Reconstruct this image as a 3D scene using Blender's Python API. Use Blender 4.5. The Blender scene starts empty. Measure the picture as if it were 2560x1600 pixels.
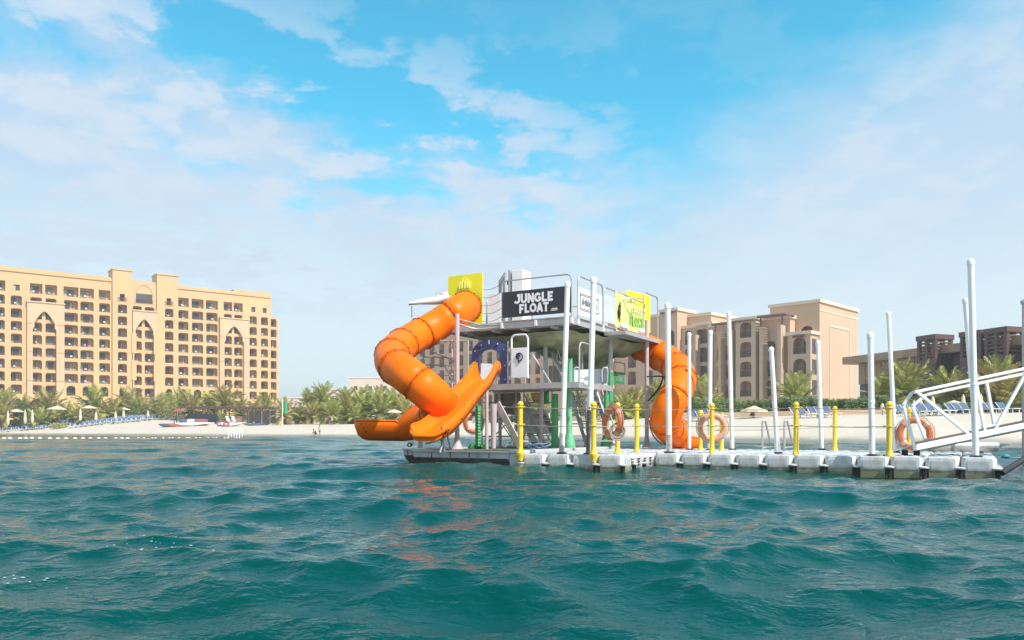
import bpy, math, random
import numpy as np
from mathutils import Vector, Matrix
R = math.radians
random.seed(7); rng = np.random.default_rng(7)
scene = bpy.context.scene
COL = scene.collection
# ---------------------------------------------------------------- camera
F = 28.0/36.0*2560.0          # focal length in photograph pixels
HC, HY = 0.65, 1078.0         # eye height, horizon row
cam = bpy.data.objects.new('camera', bpy.data.cameras.new('camera')); COL.objects.link(cam)
cam.location = (0, 0, HC); cam.rotation_euler = (R(90), 0, 0)
cam.data.lens = 28; cam.data.sensor_width = 36; cam.data.shift_y = (HY-800)/2560
cam.data.clip_start = .05; cam.data.clip_end = 6000
scene.camera = cam
# ---------------------------------------------------------------- world, sun, exposure
SUN_EL, SUN_AZ = 48.0, 134.0     # azimuth measured clockwise from +Y (view direction)
scene.view_settings.view_transform = 'Standard'; scene.view_settings.look = 'None'
scene.view_settings.exposure = 0.38; scene.view_settings.gamma = 1
scene.view_settings.use_curve_mapping = False
w = bpy.data.worlds.new('World'); scene.world = w; w.use_nodes = True
nt = w.node_tree; nt.nodes.clear()
def nn(t, **kw):
    n = nt.nodes.new(t)
    for k, v in kw.items():
        if k in ('operation', 'blend_type', 'data_type', 'sky_type', 'sun_disc', 'noise_dimensions', 'clamp', 'vector_type'): setattr(n, k, v)
        else: n.inputs[k].default_value = v
    return n
def mth(op, a, b=None, c=None, clamp=False):
    n = nt.nodes.new('ShaderNodeMath'); n.operation = op; n.use_clamp = clamp
    for i, v in enumerate((a, b, c)):
        if v is None: continue
        if isinstance(v, (int, float)): n.inputs[i].default_value = v
        else: nt.links.new(v, n.inputs[i])
    return n.outputs[0]
def mapr(v, a, b, c=0., d=1., smooth=True):
    n = nt.nodes.new('ShaderNodeMapRange'); n.interpolation_type = 'SMOOTHSTEP' if smooth else 'LINEAR'
    nt.links.new(v, n.inputs[0])
    for i, q in enumerate((a, b, c, d)): n.inputs[i+1].default_value = q
    return n.outputs[0]
def mixc(f, a, b, mode='MIX'):
    n = nt.nodes.new('ShaderNodeMix'); n.data_type = 'RGBA'; n.blend_type = mode
    for s, v in ((0, f), (6, a), (7, b)):
        if isinstance(v, (int, float)): n.inputs[s].default_value = v
        elif isinstance(v, tuple): n.inputs[s].default_value = (*v, 1)
        else: nt.links.new(v, n.inputs[s])
    return n.outputs[2]
sky = nn('ShaderNodeTexSky', sky_type='NISHITA', sun_disc=False)
sky.sun_elevation = R(SUN_EL); sky.sun_rotation = R(SUN_AZ); sky.air_density = 1.0; sky.dust_density = .4; sky.ozone_density = 2.0
tc = nt.nodes.new('ShaderNodeTexCoord'); sp = nt.nodes.new('ShaderNodeSeparateXYZ'); nt.links.new(tc.outputs['Generated'], sp.inputs[0])
dx, dy, dz = sp.outputs
hor = mth('SQRT', mth('ADD', mth('MULTIPLY', dx, dx), mth('MULTIPLY', dy, dy)))
el = mth('DIVIDE', dz, mth('MAXIMUM', hor, .001))
az = mth('ARCTAN2', dx, dy)
zz = mth('ADD', mth('MAXIMUM', dz, 0.), .16)
cx, cy = mth('DIVIDE', dx, zz), mth('DIVIDE', dy, zz)
cmb = nt.nodes.new('ShaderNodeCombineXYZ'); nt.links.new(cx, cmb.inputs[0]); nt.links.new(cy, cmb.inputs[1])
def noise(scale, detail=6, rough=.55, off=0., dist=0., sx=1., sy=1., rot=0.):
    m = nt.nodes.new('ShaderNodeMapping'); nt.links.new(cmb.outputs[0], m.inputs[0])
    m.inputs['Location'].default_value = (off, off*.7, off*.3); m.inputs['Scale'].default_value = (sx, sy, 1); m.inputs['Rotation'].default_value = (0, 0, rot)
    n = nn('ShaderNodeTexNoise'); n.inputs['Scale'].default_value = scale; n.inputs['Detail'].default_value = detail
    n.inputs['Roughness'].default_value = rough; n.inputs['Distortion'].default_value = dist
    nt.links.new(m.outputs[0], n.inputs['Vector']); return n.outputs[0]
n_big = noise(1.1, 5, .55, 3.1, .3)
n_mid = noise(3.2, 7, .6, 8.3, .2)
n_puff = noise(6.5, 6, .55, 1.7, .1)
n_str = noise(2.0, 6, .6, 5.0, .4, sx=1., sy=.35, rot=.9)
# thin veil everywhere but a V shaped opening of clear blue
open_ = mth('SUBTRACT', mth('SUBTRACT', el, .325), mth('MULTIPLY', mth('ABSOLUTE', mth('SUBTRACT', az, .14)), mapr(az, .08, .20, .26, .42)))
left = mapr(az, -.05, .22, 1., .12)
open_ = mth('ADD', open_, mth('MULTIPLY', mth('SUBTRACT', n_big, .5), .12))
open_ = mth('ADD', open_, mth('MULTIPLY', mth('SUBTRACT', n_str, .5), .10))
rag = mth('MULTIPLY', mth('SUBTRACT', n_mid, .5), mth('MULTIPLY', left, -.66))
veil = mapr(mth('ADD', open_, rag), -.14, .055, .90, .0)
hz = mapr(el, 0., .42, .96, 0.)
leftish = mapr(az, .0, .30, 1., .15)
n_fine = noise(15., 5, .6, 4.4, .3)
puff_n = mth('ADD', mth('ADD', mth('MULTIPLY', n_mid, .42), mth('MULTIPLY', n_puff, .4)), mth('MULTIPLY', n_fine, .18))
puff = mth('MULTIPLY', mapr(puff_n, .475, .545), mapr(mth('ADD', open_, mth('MULTIPLY', mth('SUBTRACT', leftish, 1.), .25)), -.03, .20, 1., 0.))
puff = mth('MULTIPLY', mth('MULTIPLY', puff, left), mapr(el, .10, .24, 0., 1.))
patch = mth('MULTIPLY', mapr(n_str, .42, .62, 0., .35), mapr(el, .05, .3, 0., 1.))
tint = mixc(1.0, sky.outputs[0], (.42, 1.68, 1.54), 'MULTIPLY')
veilcol = mixc(mapr(el, 0., .45), (5.9, 6.1, 6.2), (3.4, 4.5, 5.75))
c1 = mixc(mth('MAXIMUM', veil, hz), tint, veilcol)
c1 = mixc(mth('MULTIPLY', patch, mth('MINIMUM', veil, .6)), c1, (2.5, 4.05, 5.6))
c2 = mixc(mth('MULTIPLY', puff, .78), c1, (4.1, 4.95, 5.9))
lump = mth('MULTIPLY', mapr(n_puff, .47, .62), mapr(el, .08, .3, 0., .42))
c2 = mixc(mth('MULTIPLY', lump, mth('MINIMUM', mth('MAXIMUM', veil, hz), .8)), c2, (5.0, 5.5, 5.95))
bg = nn('ShaderNodeBackground', Strength=.12); nt.links.new(c2, bg.inputs[0])
wo = nt.nodes.new('ShaderNodeOutputWorld'); nt.links.new(bg.outputs[0], wo.inputs[0])
sun = bpy.data.objects.new('sun', bpy.data.lights.new('sun', 'SUN')); COL.objects.link(sun)
sun.data.energy = 4.6; sun.data.angle = R(.6); sun.data.color = (1, .955, .88)
sd = Vector((math.sin(R(SUN_AZ))*math.cos(R(SUN_EL)), math.cos(R(SUN_AZ))*math.cos(R(SUN_EL)), math.sin(R(SUN_EL))))
sun.rotation_euler = sd.to_track_quat('Z', 'Y').to_euler(); sun.location = sd*100

# ---------------------------------------------------------------- helpers
def P(px, py, Y): return Vector(((px-1280)*Y/F, Y, HC+(HY-py)*Y/F))     # photograph pixel at depth Y, as a world point
WM = {}                                                                  # world matrices of parents
def mat(name, col, rough=.5, metal=0., var=.12, scale=3., bump=0., bscale=40., spec=.5, alpha=1., trans=0., coat=0., col2=None, objvar=0., sheen=0., dirt=0.):
    m = bpy.data.materials.new(name); m.use_nodes = True; t = m.node_tree; b = t.nodes['Principled BSDF']
    b.inputs['Roughness'].default_value = rough; b.inputs['Metallic'].default_value = metal
    b.inputs['Specular IOR Level'].default_value = spec; b.inputs['Alpha'].default_value = alpha
    b.inputs['Coat Weight'].default_value = coat; b.inputs['Transmission Weight'].default_value = trans
    co = t.nodes.new('ShaderNodeTexCoord')
    n = t.nodes.new('ShaderNodeTexNoise'); n.inputs['Scale'].default_value = scale; n.inputs['Detail'].default_value = 6; n.inputs['Roughness'].default_value = .6
    t.links.new(co.outputs['Object'], n.inputs['Vector'])
    mr = t.nodes.new('ShaderNodeMapRange'); mr.inputs[1].default_value = .3; mr.inputs[2].default_value = .7
    t.links.new(n.outputs[0], mr.inputs[0])
    mx = t.nodes.new('ShaderNodeMix'); mx.data_type = 'RGBA'; t.links.new(mr.outputs[0], mx.inputs[0])
    c2 = col2 or tuple(min(1, c*(1+var)) for c in col); c1 = col if col2 else tuple(c*(1-var) for c in col)
    mx.inputs[6].default_value = (*c1, 1); mx.inputs[7].default_value = (*c2, 1)
    out = mx.outputs[2]
    if dirt:
        g = t.nodes.new('ShaderNodeTexNoise'); g.inputs['Scale'].default_value = scale*2.3; g.inputs['Detail'].default_value = 8
        mp = t.nodes.new('ShaderNodeMapping'); mp.inputs['Scale'].default_value = (1, 1, .25); t.links.new(co.outputs['Object'], mp.inputs[0]); t.links.new(mp.outputs[0], g.inputs['Vector'])
        r2 = t.nodes.new('ShaderNodeMapRange'); r2.inputs[1].default_value = .52; r2.inputs[2].default_value = .75; r2.inputs[4].default_value = dirt
        t.links.new(g.outputs[0], r2.inputs[0])
        m2 = t.nodes.new('ShaderNodeMix'); m2.data_type = 'RGBA'; t.links.new(r2.outputs[0], m2.inputs[0]); t.links.new(out, m2.inputs[6])
        m2.inputs[7].default_value = (.22, .19, .14, 1); out = m2.outputs[2]
    if objvar:
        oi = t.nodes.new('ShaderNodeObjectInfo'); hs = t.nodes.new('ShaderNodeHueSaturation')
        v = t.nodes.new('ShaderNodeMapRange'); v.inputs[3].default_value = 1-objvar; v.inputs[4].default_value = 1+objvar
        h = t.nodes.new('ShaderNodeMapRange'); h.inputs[3].default_value = .5-objvar*.09; h.inputs[4].default_value = .5+objvar*.05
        t.links.new(oi.outputs['Random'], v.inputs[0]); t.links.new(oi.outputs['Random'], h.inputs[0])
        t.links.new(v.outputs[0], hs.inputs['Value']); t.links.new(h.outputs[0], hs.inputs['Hue']); t.links.new(out, hs.inputs['Color']); out = hs.outputs[0]
    t.links.new(out, b.inputs['Base Color'])
    rr = t.nodes.new('ShaderNodeMapRange'); rr.inputs[3].default_value = max(.02, rough-.08); rr.inputs[4].default_value = min(1, rough+.1)
    t.links.new(n.outputs[0], rr.inputs[0]); t.links.new(rr.outputs[0], b.inputs['Roughness'])
    if bump:
        n2 = t.nodes.new('ShaderNodeTexNoise'); n2.inputs['Scale'].default_value = bscale; n2.inputs['Detail'].default_value = 5
        t.links.new(co.outputs['Object'], n2.inputs['Vector'])
        bp = t.nodes.new('ShaderNodeBump'); bp.inputs['Strength'].default_value = bump; bp.inputs['Distance'].default_value = .02
        t.links.new(n2.outputs[0], bp.inputs['Height']); t.links.new(bp.outputs[0], b.inputs['Normal'])
    return m
class MB:
    def __init__(s): s.v = []; s.f = []
    def add(s, vs, fs):
        o = len(s.v); s.v += [Vector(q) for q in vs]; s.f += [tuple(i+o for i in f) for f in fs]; return s
    def box(s, c, d, rz=0., m=None):
        x, y, z = (q/2 for q in d); M = Matrix.Translation(c) @ (m if m else Matrix.Rotation(rz, 4, 'Z'))
        vs = [M @ Vector((a*x, b*y, e*z)) for e in (-1, 1) for a, b in ((-1, -1), (1, -1), (1, 1), (-1, 1))]
        return s.add(vs, [(0, 3, 2, 1), (4, 5, 6, 7), (0, 1, 5, 4), (1, 2, 6, 5), (2, 3, 7, 6), (3, 0, 4, 7)])
    def quadbox(s, a, b, c, d, n):                                     # slab from a quad and an offset vector
        n = Vector(n); q = [Vector(p) for p in (a, b, c, d)]
        return s.add(q+[p+n for p in q], [(0, 3, 2, 1), (4, 5, 6, 7), (0, 1, 5, 4), (1, 2, 6, 5), (2, 3, 7, 6), (3, 0, 4, 7)])
    def beam(s, a, b, w, h=None, up=(0, 0, 1)):
        a, b = Vector(a), Vector(b); h = h or w; d = (b-a).normalized(); sd_ = d.cross(Vector(up))
        if sd_.length < 1e-4: sd_ = Vector((1, 0, 0))
        sd_.normalize(); u = sd_.cross(d).normalized(); vs = []
        for p in (a, b):
            for i, j in ((-1, -1), (1, -1), (1, 1), (-1, 1)): vs.append(p+sd_*i*w/2+u*j*h/2)
        return s.add(vs, [(0, 3, 2, 1), (4, 5, 6, 7), (0, 1, 5, 4), (1, 2, 6, 5), (2, 3, 7, 6), (3, 0, 4, 7)])
    def tube(s, pts, r, n=8, cap=True):
        pts = [Vector(p) for p in pts]; rs = r if isinstance(r, (list, tuple)) else [r]*len(pts)
        o = len(s.v); prev = None
        for i, p in enumerate(pts):
            t = (pts[min(i+1, len(pts)-1)]-pts[max(i-1, 0)]).normalized()
            if prev is None:
                a = t.cross(Vector((0, 0, 1)))
                if a.length < 1e-3: a = Vector((1, 0, 0))
            else: a = prev-t*prev.dot(t)
            a.normalize(); prev = a; b = t.cross(a)
            for k in range(n):
                q = 2*math.pi*k/n; s.v.append(p+(a*math.cos(q)+b*math.sin(q))*rs[i])
        for i in range(len(pts)-1):
            for k in range(n):
                k2 = (k+1) % n; s.f.append((o+i*n+k, o+i*n+k2, o+(i+1)*n+k2, o+(i+1)*n+k))
        if cap:
            s.f.append(tuple(o+k for k in range(n))[::-1]); s.f.append(tuple(o+(len(pts)-1)*n+k for k in range(n)))
        return s
    def lathe(s, c, prof, n=16, axis=(0, 0, 1)):                       # profile of (radius, height) along axis
        c = Vector(c); ax = Vector(axis).normalized(); return s.tube([c+ax*h for r, h in prof], [max(r, 1e-4) for r, h in prof], n)
    def torus(s, c, axis, Rr, r, n=32, m=10, a0=0., a1=2*math.pi):
        c = Vector(c); ax = Vector(axis).normalized(); e = ax.cross(Vector((0, 0, 1)))
        if e.length < 1e-3: e = Vector((1, 0, 0))
        e.normalize(); g = ax.cross(e); o = len(s.v); full = abs(a1-a0-2*math.pi) < 1e-3; N = n if full else n+1
        for i in range(N):
            q = a0+(a1-a0)*i/n; d = e*math.cos(q)+g*math.sin(q)
            for k in range(m):
                p = 2*math.pi*k/m; s.v.append(c+d*(Rr+r*math.cos(p))+ax*r*math.sin(p))
        for i in range(n):
            i2 = (i+1) % N
            for k in range(m): k2 = (k+1) % m; s.f.append((o+i*m+k, o+i2*m+k, o+i2*m+k2, o+i*m+k2))
        return s
    def sphere(s, c, r, n=10, m=6, sc=(1, 1, 1)):
        c = Vector(c); o = len(s.v)
        for i in range(m+1):
            a = math.pi*i/m
            for k in range(n):
                q = 2*math.pi*k/n; s.v.append(c+Vector((r*sc[0]*math.sin(a)*math.cos(q), r*sc[1]*math.sin(a)*math.sin(q), r*sc[2]*math.cos(a))))
        for i in range(m):
            for k in range(n): k2 = (k+1) % n; s.f.append((o+i*n+k, o+(i+1)*n+k, o+(i+1)*n+k2, o+i*n+k2))
        return s
    def mesh(s, name, m, smooth=True, M=None, ang=35):
        me = bpy.data.meshes.new(name); vs = [M @ v for v in s.v] if M else s.v
        me.from_pydata([tuple(v) for v in vs], [], s.f)
        for q in (m if isinstance(m, (list, tuple)) else [m]): me.materials.append(q)
        if smooth:
            me.polygons.foreach_set('use_smooth', [True]*len(me.polygons)); me.set_sharp_from_angle(angle=R(ang))
        me.update(); return me
    def build(s, name, m, parent=None, smooth=True, ang=35, recalc=True, bevel=0):
        M = WM.get(parent.name, Matrix()).inverted() if parent else None
        me = s.mesh(name, m, smooth, M, ang)
        if recalc:
            import bmesh
            bm = bmesh.new(); bm.from_mesh(me); bmesh.ops.recalc_face_normals(bm, faces=bm.faces); bm.to_mesh(me); bm.free()
        o = bpy.data.objects.new(name, me); COL.objects.link(o)
        if parent: o.parent = parent; WM[o.name] = WM.get(parent.name, Matrix())
        if bevel:
            b = o.modifiers.new('bevel', 'BEVEL'); b.width = bevel; b.segments = 2; b.limit_method = 'ANGLE'; b.angle_limit = R(40)
        return o
def tag(o, label, cat, group=None):
    o['label'] = label; o['category'] = cat
    if group: o['group'] = group
    return o
def thing(name, label, cat, loc, rz=0., group=None):
    o = bpy.data.objects.new(name, None); COL.objects.link(o); o.location = loc; o.rotation_euler = (0, 0, rz); o.empty_display_size = .2
    WM[o.name] = Matrix.Translation(Vector(loc)) @ Matrix.Rotation(rz, 4, 'Z')
    return tag(o, label, cat, group)
def struct(o): o['kind'] = 'structure'; return o
def inst(me, name, parent=None, loc=(0, 0, 0), rot=(0, 0, 0), sc=(1, 1, 1)):
    o = bpy.data.objects.new(name, me); COL.objects.link(o); o.parent = parent; o.location = loc; o.rotation_euler = rot; o.scale = sc; return o
KIDS = {}
def copy_tree(o, parent=None):
    c = o.copy(); COL.objects.link(c); c.parent = parent
    for ch in list(o.children): copy_tree(ch, c)
    return c
def place(o, loc, rz=None, label=None, group=None, sc=None):
    c = copy_tree(o); c.location = loc
    if rz is not None: c.rotation_euler = (0, 0, rz)
    if sc: c.scale = (sc, sc, sc)
    if label: c['label'] = label
    if group: c['group'] = group
    return c
def smooth_path(pts, n=8):
    pts = [Vector(p) for p in pts]; out = []
    for i in range(len(pts)-1):
        p0, p1, p2, p3 = pts[max(i-1, 0)], pts[i], pts[i+1], pts[min(i+2, len(pts)-1)]
        for k in range(n):
            t = k/n; out.append(.5*((2*p1)+(-p0+p2)*t+(2*p0-5*p1+4*p2-p3)*t*t+(-p0+3*p1-3*p2+p3)*t**3))
    return out+[pts[-1]]
def resample(pts, n):
    d = [0.]
    for a, b in zip(pts, pts[1:]): d.append(d[-1]+(b-a).length)
    out = []; j = 0
    for i in range(n):
        s_ = d[-1]*i/(n-1)
        while j < len(d)-2 and d[j+1] < s_: j += 1
        t = (s_-d[j])/max(1e-6, d[j+1]-d[j]); out.append(pts[j].lerp(pts[j+1], t))
    return out
def text(name, s_, size, m, parent, origin, xdir, zdir=(0, 0, 1), bold=0., extr=.004, sx=1., align='CENTER', shear=0.):
    cu = bpy.data.curves.new(name, 'FONT'); cu.body = s_; cu.size = size; cu.align_x = align; cu.align_y = 'CENTER'; cu.offset = bold; cu.extrude = extr; cu.resolution_u = 3; cu.shear = shear
    tmp = bpy.data.objects.new(name+'_t', cu); COL.objects.link(tmp)
    me = bpy.data.meshes.new_from_object(tmp.evaluated_get(bpy.context.evaluated_depsgraph_get())); bpy.data.objects.remove(tmp)
    me.materials.clear(); me.materials.append(m)
    x = Vector(xdir).normalized(); z = Vector(zdir).normalized(); n = x.cross(z)
    M = Matrix(((x.x*sx, z.x, n.x, origin[0]), (x.y*sx, z.y, n.y, origin[1]), (x.z*sx, z.z, n.z, origin[2]), (0, 0, 0, 1)))
    if parent: M = WM[parent.name].inverted() @ M
    me.transform(M); o = bpy.data.objects.new(name, me); COL.objects.link(o); o.parent = parent
    return o

# ---------------------------------------------------------------- materials
M_sand_wall = None
m_cream = mat('cream_render', (.62, .405, .205), .85, var=.05, scale=.15, bump=.2, bscale=3, dirt=.05)
m_cream2 = mat('pale_stone_portal', (.60, .43, .27), .85, var=.05, scale=.3)
m_cream_in = mat('cream_recess', (.55, .36, .20), .9, var=.05, scale=.3)
m_pink = mat('pinkish_render', (.56, .385, .265), .85, var=.05, scale=.2, bump=.2, bscale=3, dirt=.05)
m_pink2 = mat('tan_render', (.49, .365, .255), .85, var=.05, scale=.2)
m_pinklite = mat('pale_cornice', (.72, .58, .44), .8, var=.04)
m_brown = mat('brown_cladding', (.105, .055, .045), .5, var=.15, scale=.6)
m_brown2 = mat('tan_cladding', (.30, .20, .12), .5, var=.15, scale=.6)
m_timber = mat('dark_timber', (.16, .09, .06), .7, var=.25, scale=2)
m_glass = mat('dark_window_glass', (.085, .08, .075), .22, var=.3, scale=.6, spec=.35)
m_frame = mat('bronze_window_frame', (.07, .055, .045), .5, var=.1)
m_rail = mat('iron_railing', (.11, .075, .055), .5, var=.1)
m_white = mat('white_paint', (.80, .80, .79), .4, var=.05, scale=4, dirt=.10)
m_whitep = mat('white_pipe_plastic', (.82, .83, .82), .38, var=.05, scale=2.5, dirt=.30)
m_greyfl = mat('light_grey_float_plastic', (.58, .575, .565), .5, var=.08, scale=5, bump=.15, bscale=60, dirt=.40, objvar=.05)
def fouling(m, z0, z1, col):
    t = m.node_tree; b = t.nodes['Principled BSDF']; src = b.inputs['Base Color'].links[0].from_socket
    co = t.nodes.new('ShaderNodeTexCoord'); s3 = t.nodes.new('ShaderNodeSeparateXYZ'); g = t.nodes.new('ShaderNodeNewGeometry'); t.links.new(g.outputs['Position'], s3.inputs[0])
    n = t.nodes.new('ShaderNodeTexNoise'); n.inputs['Scale'].default_value = 9; n.inputs['Detail'].default_value = 6; t.links.new(g.outputs['Position'], n.inputs['Vector'])
    a = t.nodes.new('ShaderNodeMath'); a.operation = 'MULTIPLY_ADD'; a.inputs[1].default_value = -.16; t.links.new(n.outputs[0], a.inputs[0]); t.links.new(s3.outputs[2], a.inputs[2])
    r = t.nodes.new('ShaderNodeMapRange'); r.inputs[1].default_value = z0-.08; r.inputs[2].default_value = z1-.08; t.links.new(a.outputs[0], r.inputs[0])
    x = t.nodes.new('ShaderNodeMix'); x.data_type = 'RGBA'; t.links.new(r.outputs[0], x.inputs[0]); x.inputs[6].default_value = (*col, 1); t.links.new(src, x.inputs[7]); t.links.new(x.outputs[2], b.inputs['Base Color'])
fouling(m_greyfl, -.02, .09, (.20, .19, .11))
m_hull = mat('grey_hull_paint', (.50, .50, .49), .5, var=.1, scale=2, dirt=.5)
m_hull2 = mat('hull_weed_shade', (.15, .14, .12), .8, var=.4, scale=6, bump=.4)  # weed growth plus shade of the raked underside, both in the colour
m_steel = mat('galvanised_steel', (.46, .45, .44), .42, .35, var=.12, scale=5, dirt=.2)
m_steeld = mat('aluminium_underside', (.52, .52, .48), .6, .0, var=.12, scale=4)
m_pinkst = mat('pinkish_painted_steel', (.52, .42, .42), .5, var=.08)
m_yellow = mat('yellow_post_plastic', (.86, .60, .05), .38, var=.08, scale=4, dirt=.12)
m_yboard = mat('yellow_sheet', (.95, .80, .01), .45, var=.03)
m_ybanner = mat('lime_yellow_banner', (.70, .70, .22), .6, var=.06)
m_orange = mat('orange_slide_plastic', (.94, .168, .0), .40, var=.09, scale=1.3, coat=.0, spec=.2, dirt=.10)
m_flange = mat('dark_flange_seal', (.16, .05, .015), .5, var=.2)
m_bolt = mat('bolt_black', (.03, .02, .02), .4)
m_green = mat('green_padding', (.07, .33, .13), .5, var=.12, scale=5, dirt=.1)
m_green2 = mat('pale_green_padding', (.13, .42, .22), .5, var=.12, scale=5, dirt=.1)
m_grass = mat('artificial_grass', (.03, .38, .04), .7, var=.3, scale=30)
m_olive = mat('olive_net_fabric', (.40, .41, .24), .9, var=.35, scale=3, bump=.9, bscale=14)
m_black = mat('black_sign', (.028, .029, .033), .45, var=.1)
m_blackr = mat('black_rubber', (.02, .02, .022), .6, var=.2)
m_letter = mat('white_lettering', (.85, .85, .85), .5, var=.02)
m_dark = mat('dark_print', (.02, .02, .025), .5)
m_lime = mat('green_print', (.25, .52, .10), .6)
m_blue = mat('blue_arch_panel', (.055, .085, .21), .4, var=.08)
m_ring = mat('lifebuoy_orange', (.55, .16, .07), .5, var=.12, scale=5, dirt=.1)
m_ringw = mat('lifebuoy_band', (.62, .36, .26), .5, var=.08)
m_rope = mat('rope_tan', (.36, .31, .24), .8, var=.2, scale=30)
m_teal = mat('teal_rope', (.02, .30, .32), .7)
m_lblue = mat('lounger_blue_mesh', (.07, .11, .20), .7, var=.15)
m_umb = mat('cream_canvas', (.66, .56, .40), .8, var=.06)
m_skin = mat('skin', (.40, .22, .15), .6, var=.06)
m_cloth = mat('dark_clothing', (.03, .035, .05), .8, var=.15)
m_cloth2 = mat('pale_clothing', (.5, .48, .46), .8, var=.1)
m_hair = mat('dark_hair', (.02, .015, .012), .6)
m_red = mat('red_fabric', (.32, .11, .10), .6, var=.1)
m_navy = mat('navy_fabric', (.09, .10, .17), .6, var=.1)
m_frond = mat('palm_frond', (.13, .15, .035), .55, var=.3, scale=1.2, col2=(.50, .41, .10), objvar=.3)
m_frond2 = mat('fresh_palm_frond', (.11, .17, .025), .55, var=.3, scale=1.2, col2=(.46, .45, .09), objvar=.25)
m_trunk = mat('palm_trunk', (.24, .16, .09), .9, var=.35, scale=6, bump=.8, bscale=8)
m_leaf = mat('shrub_leaf', (.05, .095, .02), .6, var=.4, scale=2, col2=(.15, .17, .03), objvar=.2)
m_wood = mat('bark', (.13, .09, .06), .9, var=.3)
m_logo = mat('navy_print', (.03, .035, .09), .5)

# ---------------------------------------------------------------- water
def water():
    rows = list(np.arange(-4, 1.2, .1)); y = 1.2
    while y < 330: rows.append(y); y += max(.026, .0075*y)
    Yr = np.array(rows); nc = 560; t = np.linspace(-1, 1, nc)
    half = 4.5+1.0*np.maximum(Yr, 0)
    X = half[:, None]*t[None, :]; Y = np.repeat(Yr[:, None], nc, 1); Z = np.zeros_like(X); DX = np.zeros_like(X); DY = np.zeros_like(X)
    dyv = np.gradient(Yr)[:, None]; dxv = (2*half/nc)[:, None]; res = np.maximum(dyv, dxv)
    lams = np.concatenate([np.exp(rng.uniform(np.log(2.4), np.log(5.5), 16)), np.exp(rng.uniform(np.log(.8), np.log(2.4), 34)), np.exp(rng.uniform(np.log(.16), np.log(.8), 90))])
    for lam in lams:
        k = 2*np.pi/lam
        spread = .34 if lam > 2.4 else (.5 if lam > .8 else .8)
        th = -np.pi/2+.22+rng.normal(0, spread)
        amp = .0068*lam**.92 if lam > 2.4 else (.0036*lam**1.05 if lam > .8 else .0062*lam**1.08)
        fade = np.clip((lam/res-2.2)/2.5, 0, 1)
        ph = rng.uniform(0, 2*np.pi)
        # group envelope so that crests come and go
        e = .7+.6*np.sin(k*.23*(X*np.cos(th+.9)+Y*np.sin(th+.9))+ph*3)
        a = amp*fade*e
        q = k*(X*np.cos(th)+Y*np.sin(th))+ph+.35*np.sin(k*.31*(X*np.sin(th)-Y*np.cos(th))+ph*2)
        c, s_ = np.cos(q), np.sin(q); Z += a*c; sh = 1.15
        DX -= a*sh*s_*np.cos(th); DY -= a*sh*s_*np.sin(th)
    v = np.stack([X+DX, Y+DY, Z-.06], -1).reshape(-1, 3); nr = len(Yr)
    i = np.arange(nr-1)[:, None]*nc+np.arange(nc-1)[None, :]
    f = np.stack([i, i+1, i+nc+1, i+nc], -1).reshape(-1, 4)
    me = bpy.data.meshes.new('sea'); me.vertices.add(len(v)); me.vertices.foreach_set('co', v.ravel())
    me.loops.add(f.size); me.loops.foreach_set('vertex_index', f.ravel()); me.polygons.add(len(f))
    me.polygons.foreach_set('loop_start', np.arange(0, f.size, 4)); me.polygons.foreach_set('loop_total', np.full(len(f), 4))
    me.polygons.foreach_set('use_smooth', np.ones(len(f), bool)); me.update(calc_edges=True)
    m = bpy.data.materials.new('sea_water'); m.use_nodes = True; t_ = m.node_tree; b = t_.nodes['Principled BSDF']
    b.inputs['IOR'].default_value = 1.33; b.inputs['Roughness'].default_value = .045
    co = t_.nodes.new('ShaderNodeTexCoord')
    n = t_.nodes.new('ShaderNodeTexNoise'); n.inputs['Scale'].default_value = .12; n.inputs['Detail'].default_value = 3; t_.links.new(co.outputs['Object'], n.inputs['Vector'])
    mx = t_.nodes.new('ShaderNodeMix'); mx.data_type = 'RGBA'; t_.links.new(n.outputs[0], mx.inputs[0])
    mx.inputs[6].default_value = (.0, .042, .034, 1); mx.inputs[7].default_value = (.0, .068, .060, 1); t_.links.new(mx.outputs[2], b.inputs['Base Color'])
    prev = None
    for sc_, st, ds, sy in ((3.2, .3, .05, 1.6), (11., .6, .03, 1.5), (38., .45, .008, 1.3)):
        mp = t_.nodes.new('ShaderNodeMapping'); mp.inputs['Scale'].default_value = (1, sy, 1); mp.inputs['Rotation'].default_value = (0, 0, .2); t_.links.new(co.outputs['Object'], mp.inputs[0])
        q = t_.nodes.new('ShaderNodeTexNoise'); q.inputs['Scale'].default_value = sc_; q.inputs['Detail'].default_value = 4; q.inputs['Distortion'].default_value = .5
        t_.links.new(mp.outputs[0], q.inputs['Vector']); bp = t_.nodes.new('ShaderNodeBump'); bp.inputs['Strength'].default_value = st; bp.inputs['Distance'].default_value = ds
        t_.links.new(q.outputs[0], bp.inputs['Height'])
        if prev: t_.links.new(prev.outputs[0], bp.inputs['Normal'])
        prev = bp
    t_.links.new(prev.outputs[0], b.inputs['Normal'])
    me.materials.append(m); o = bpy.data.objects.new('sea', me); COL.objects.link(o); struct(o)
    fm = MB(); rf = random.Random(4)                                       # a few bubbles and flecks of foam riding on the surface
    for (fx, fy, sx, sy, n_) in ((-1.95, 4.3, .45, .35, 34), (-2.3, 3.6, .35, .2, 16)):
        for _ in range(n_):
            x, y = rf.gauss(fx, sx*.5), rf.gauss(fy, sy*.5); r_ = int(np.searchsorted(Yr, y)); r_ = min(max(r_, 1), nr-1); c_ = int((x/half[r_]+1)/2*(nc-1))
            if 0 < c_ < nc: p = v[r_*nc+c_]; fm.sphere((p[0], p[1], p[2]+.002), rf.uniform(.0015, .0055), 6, 4, (rf.uniform(1, 2.2), 1, .45))
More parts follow.
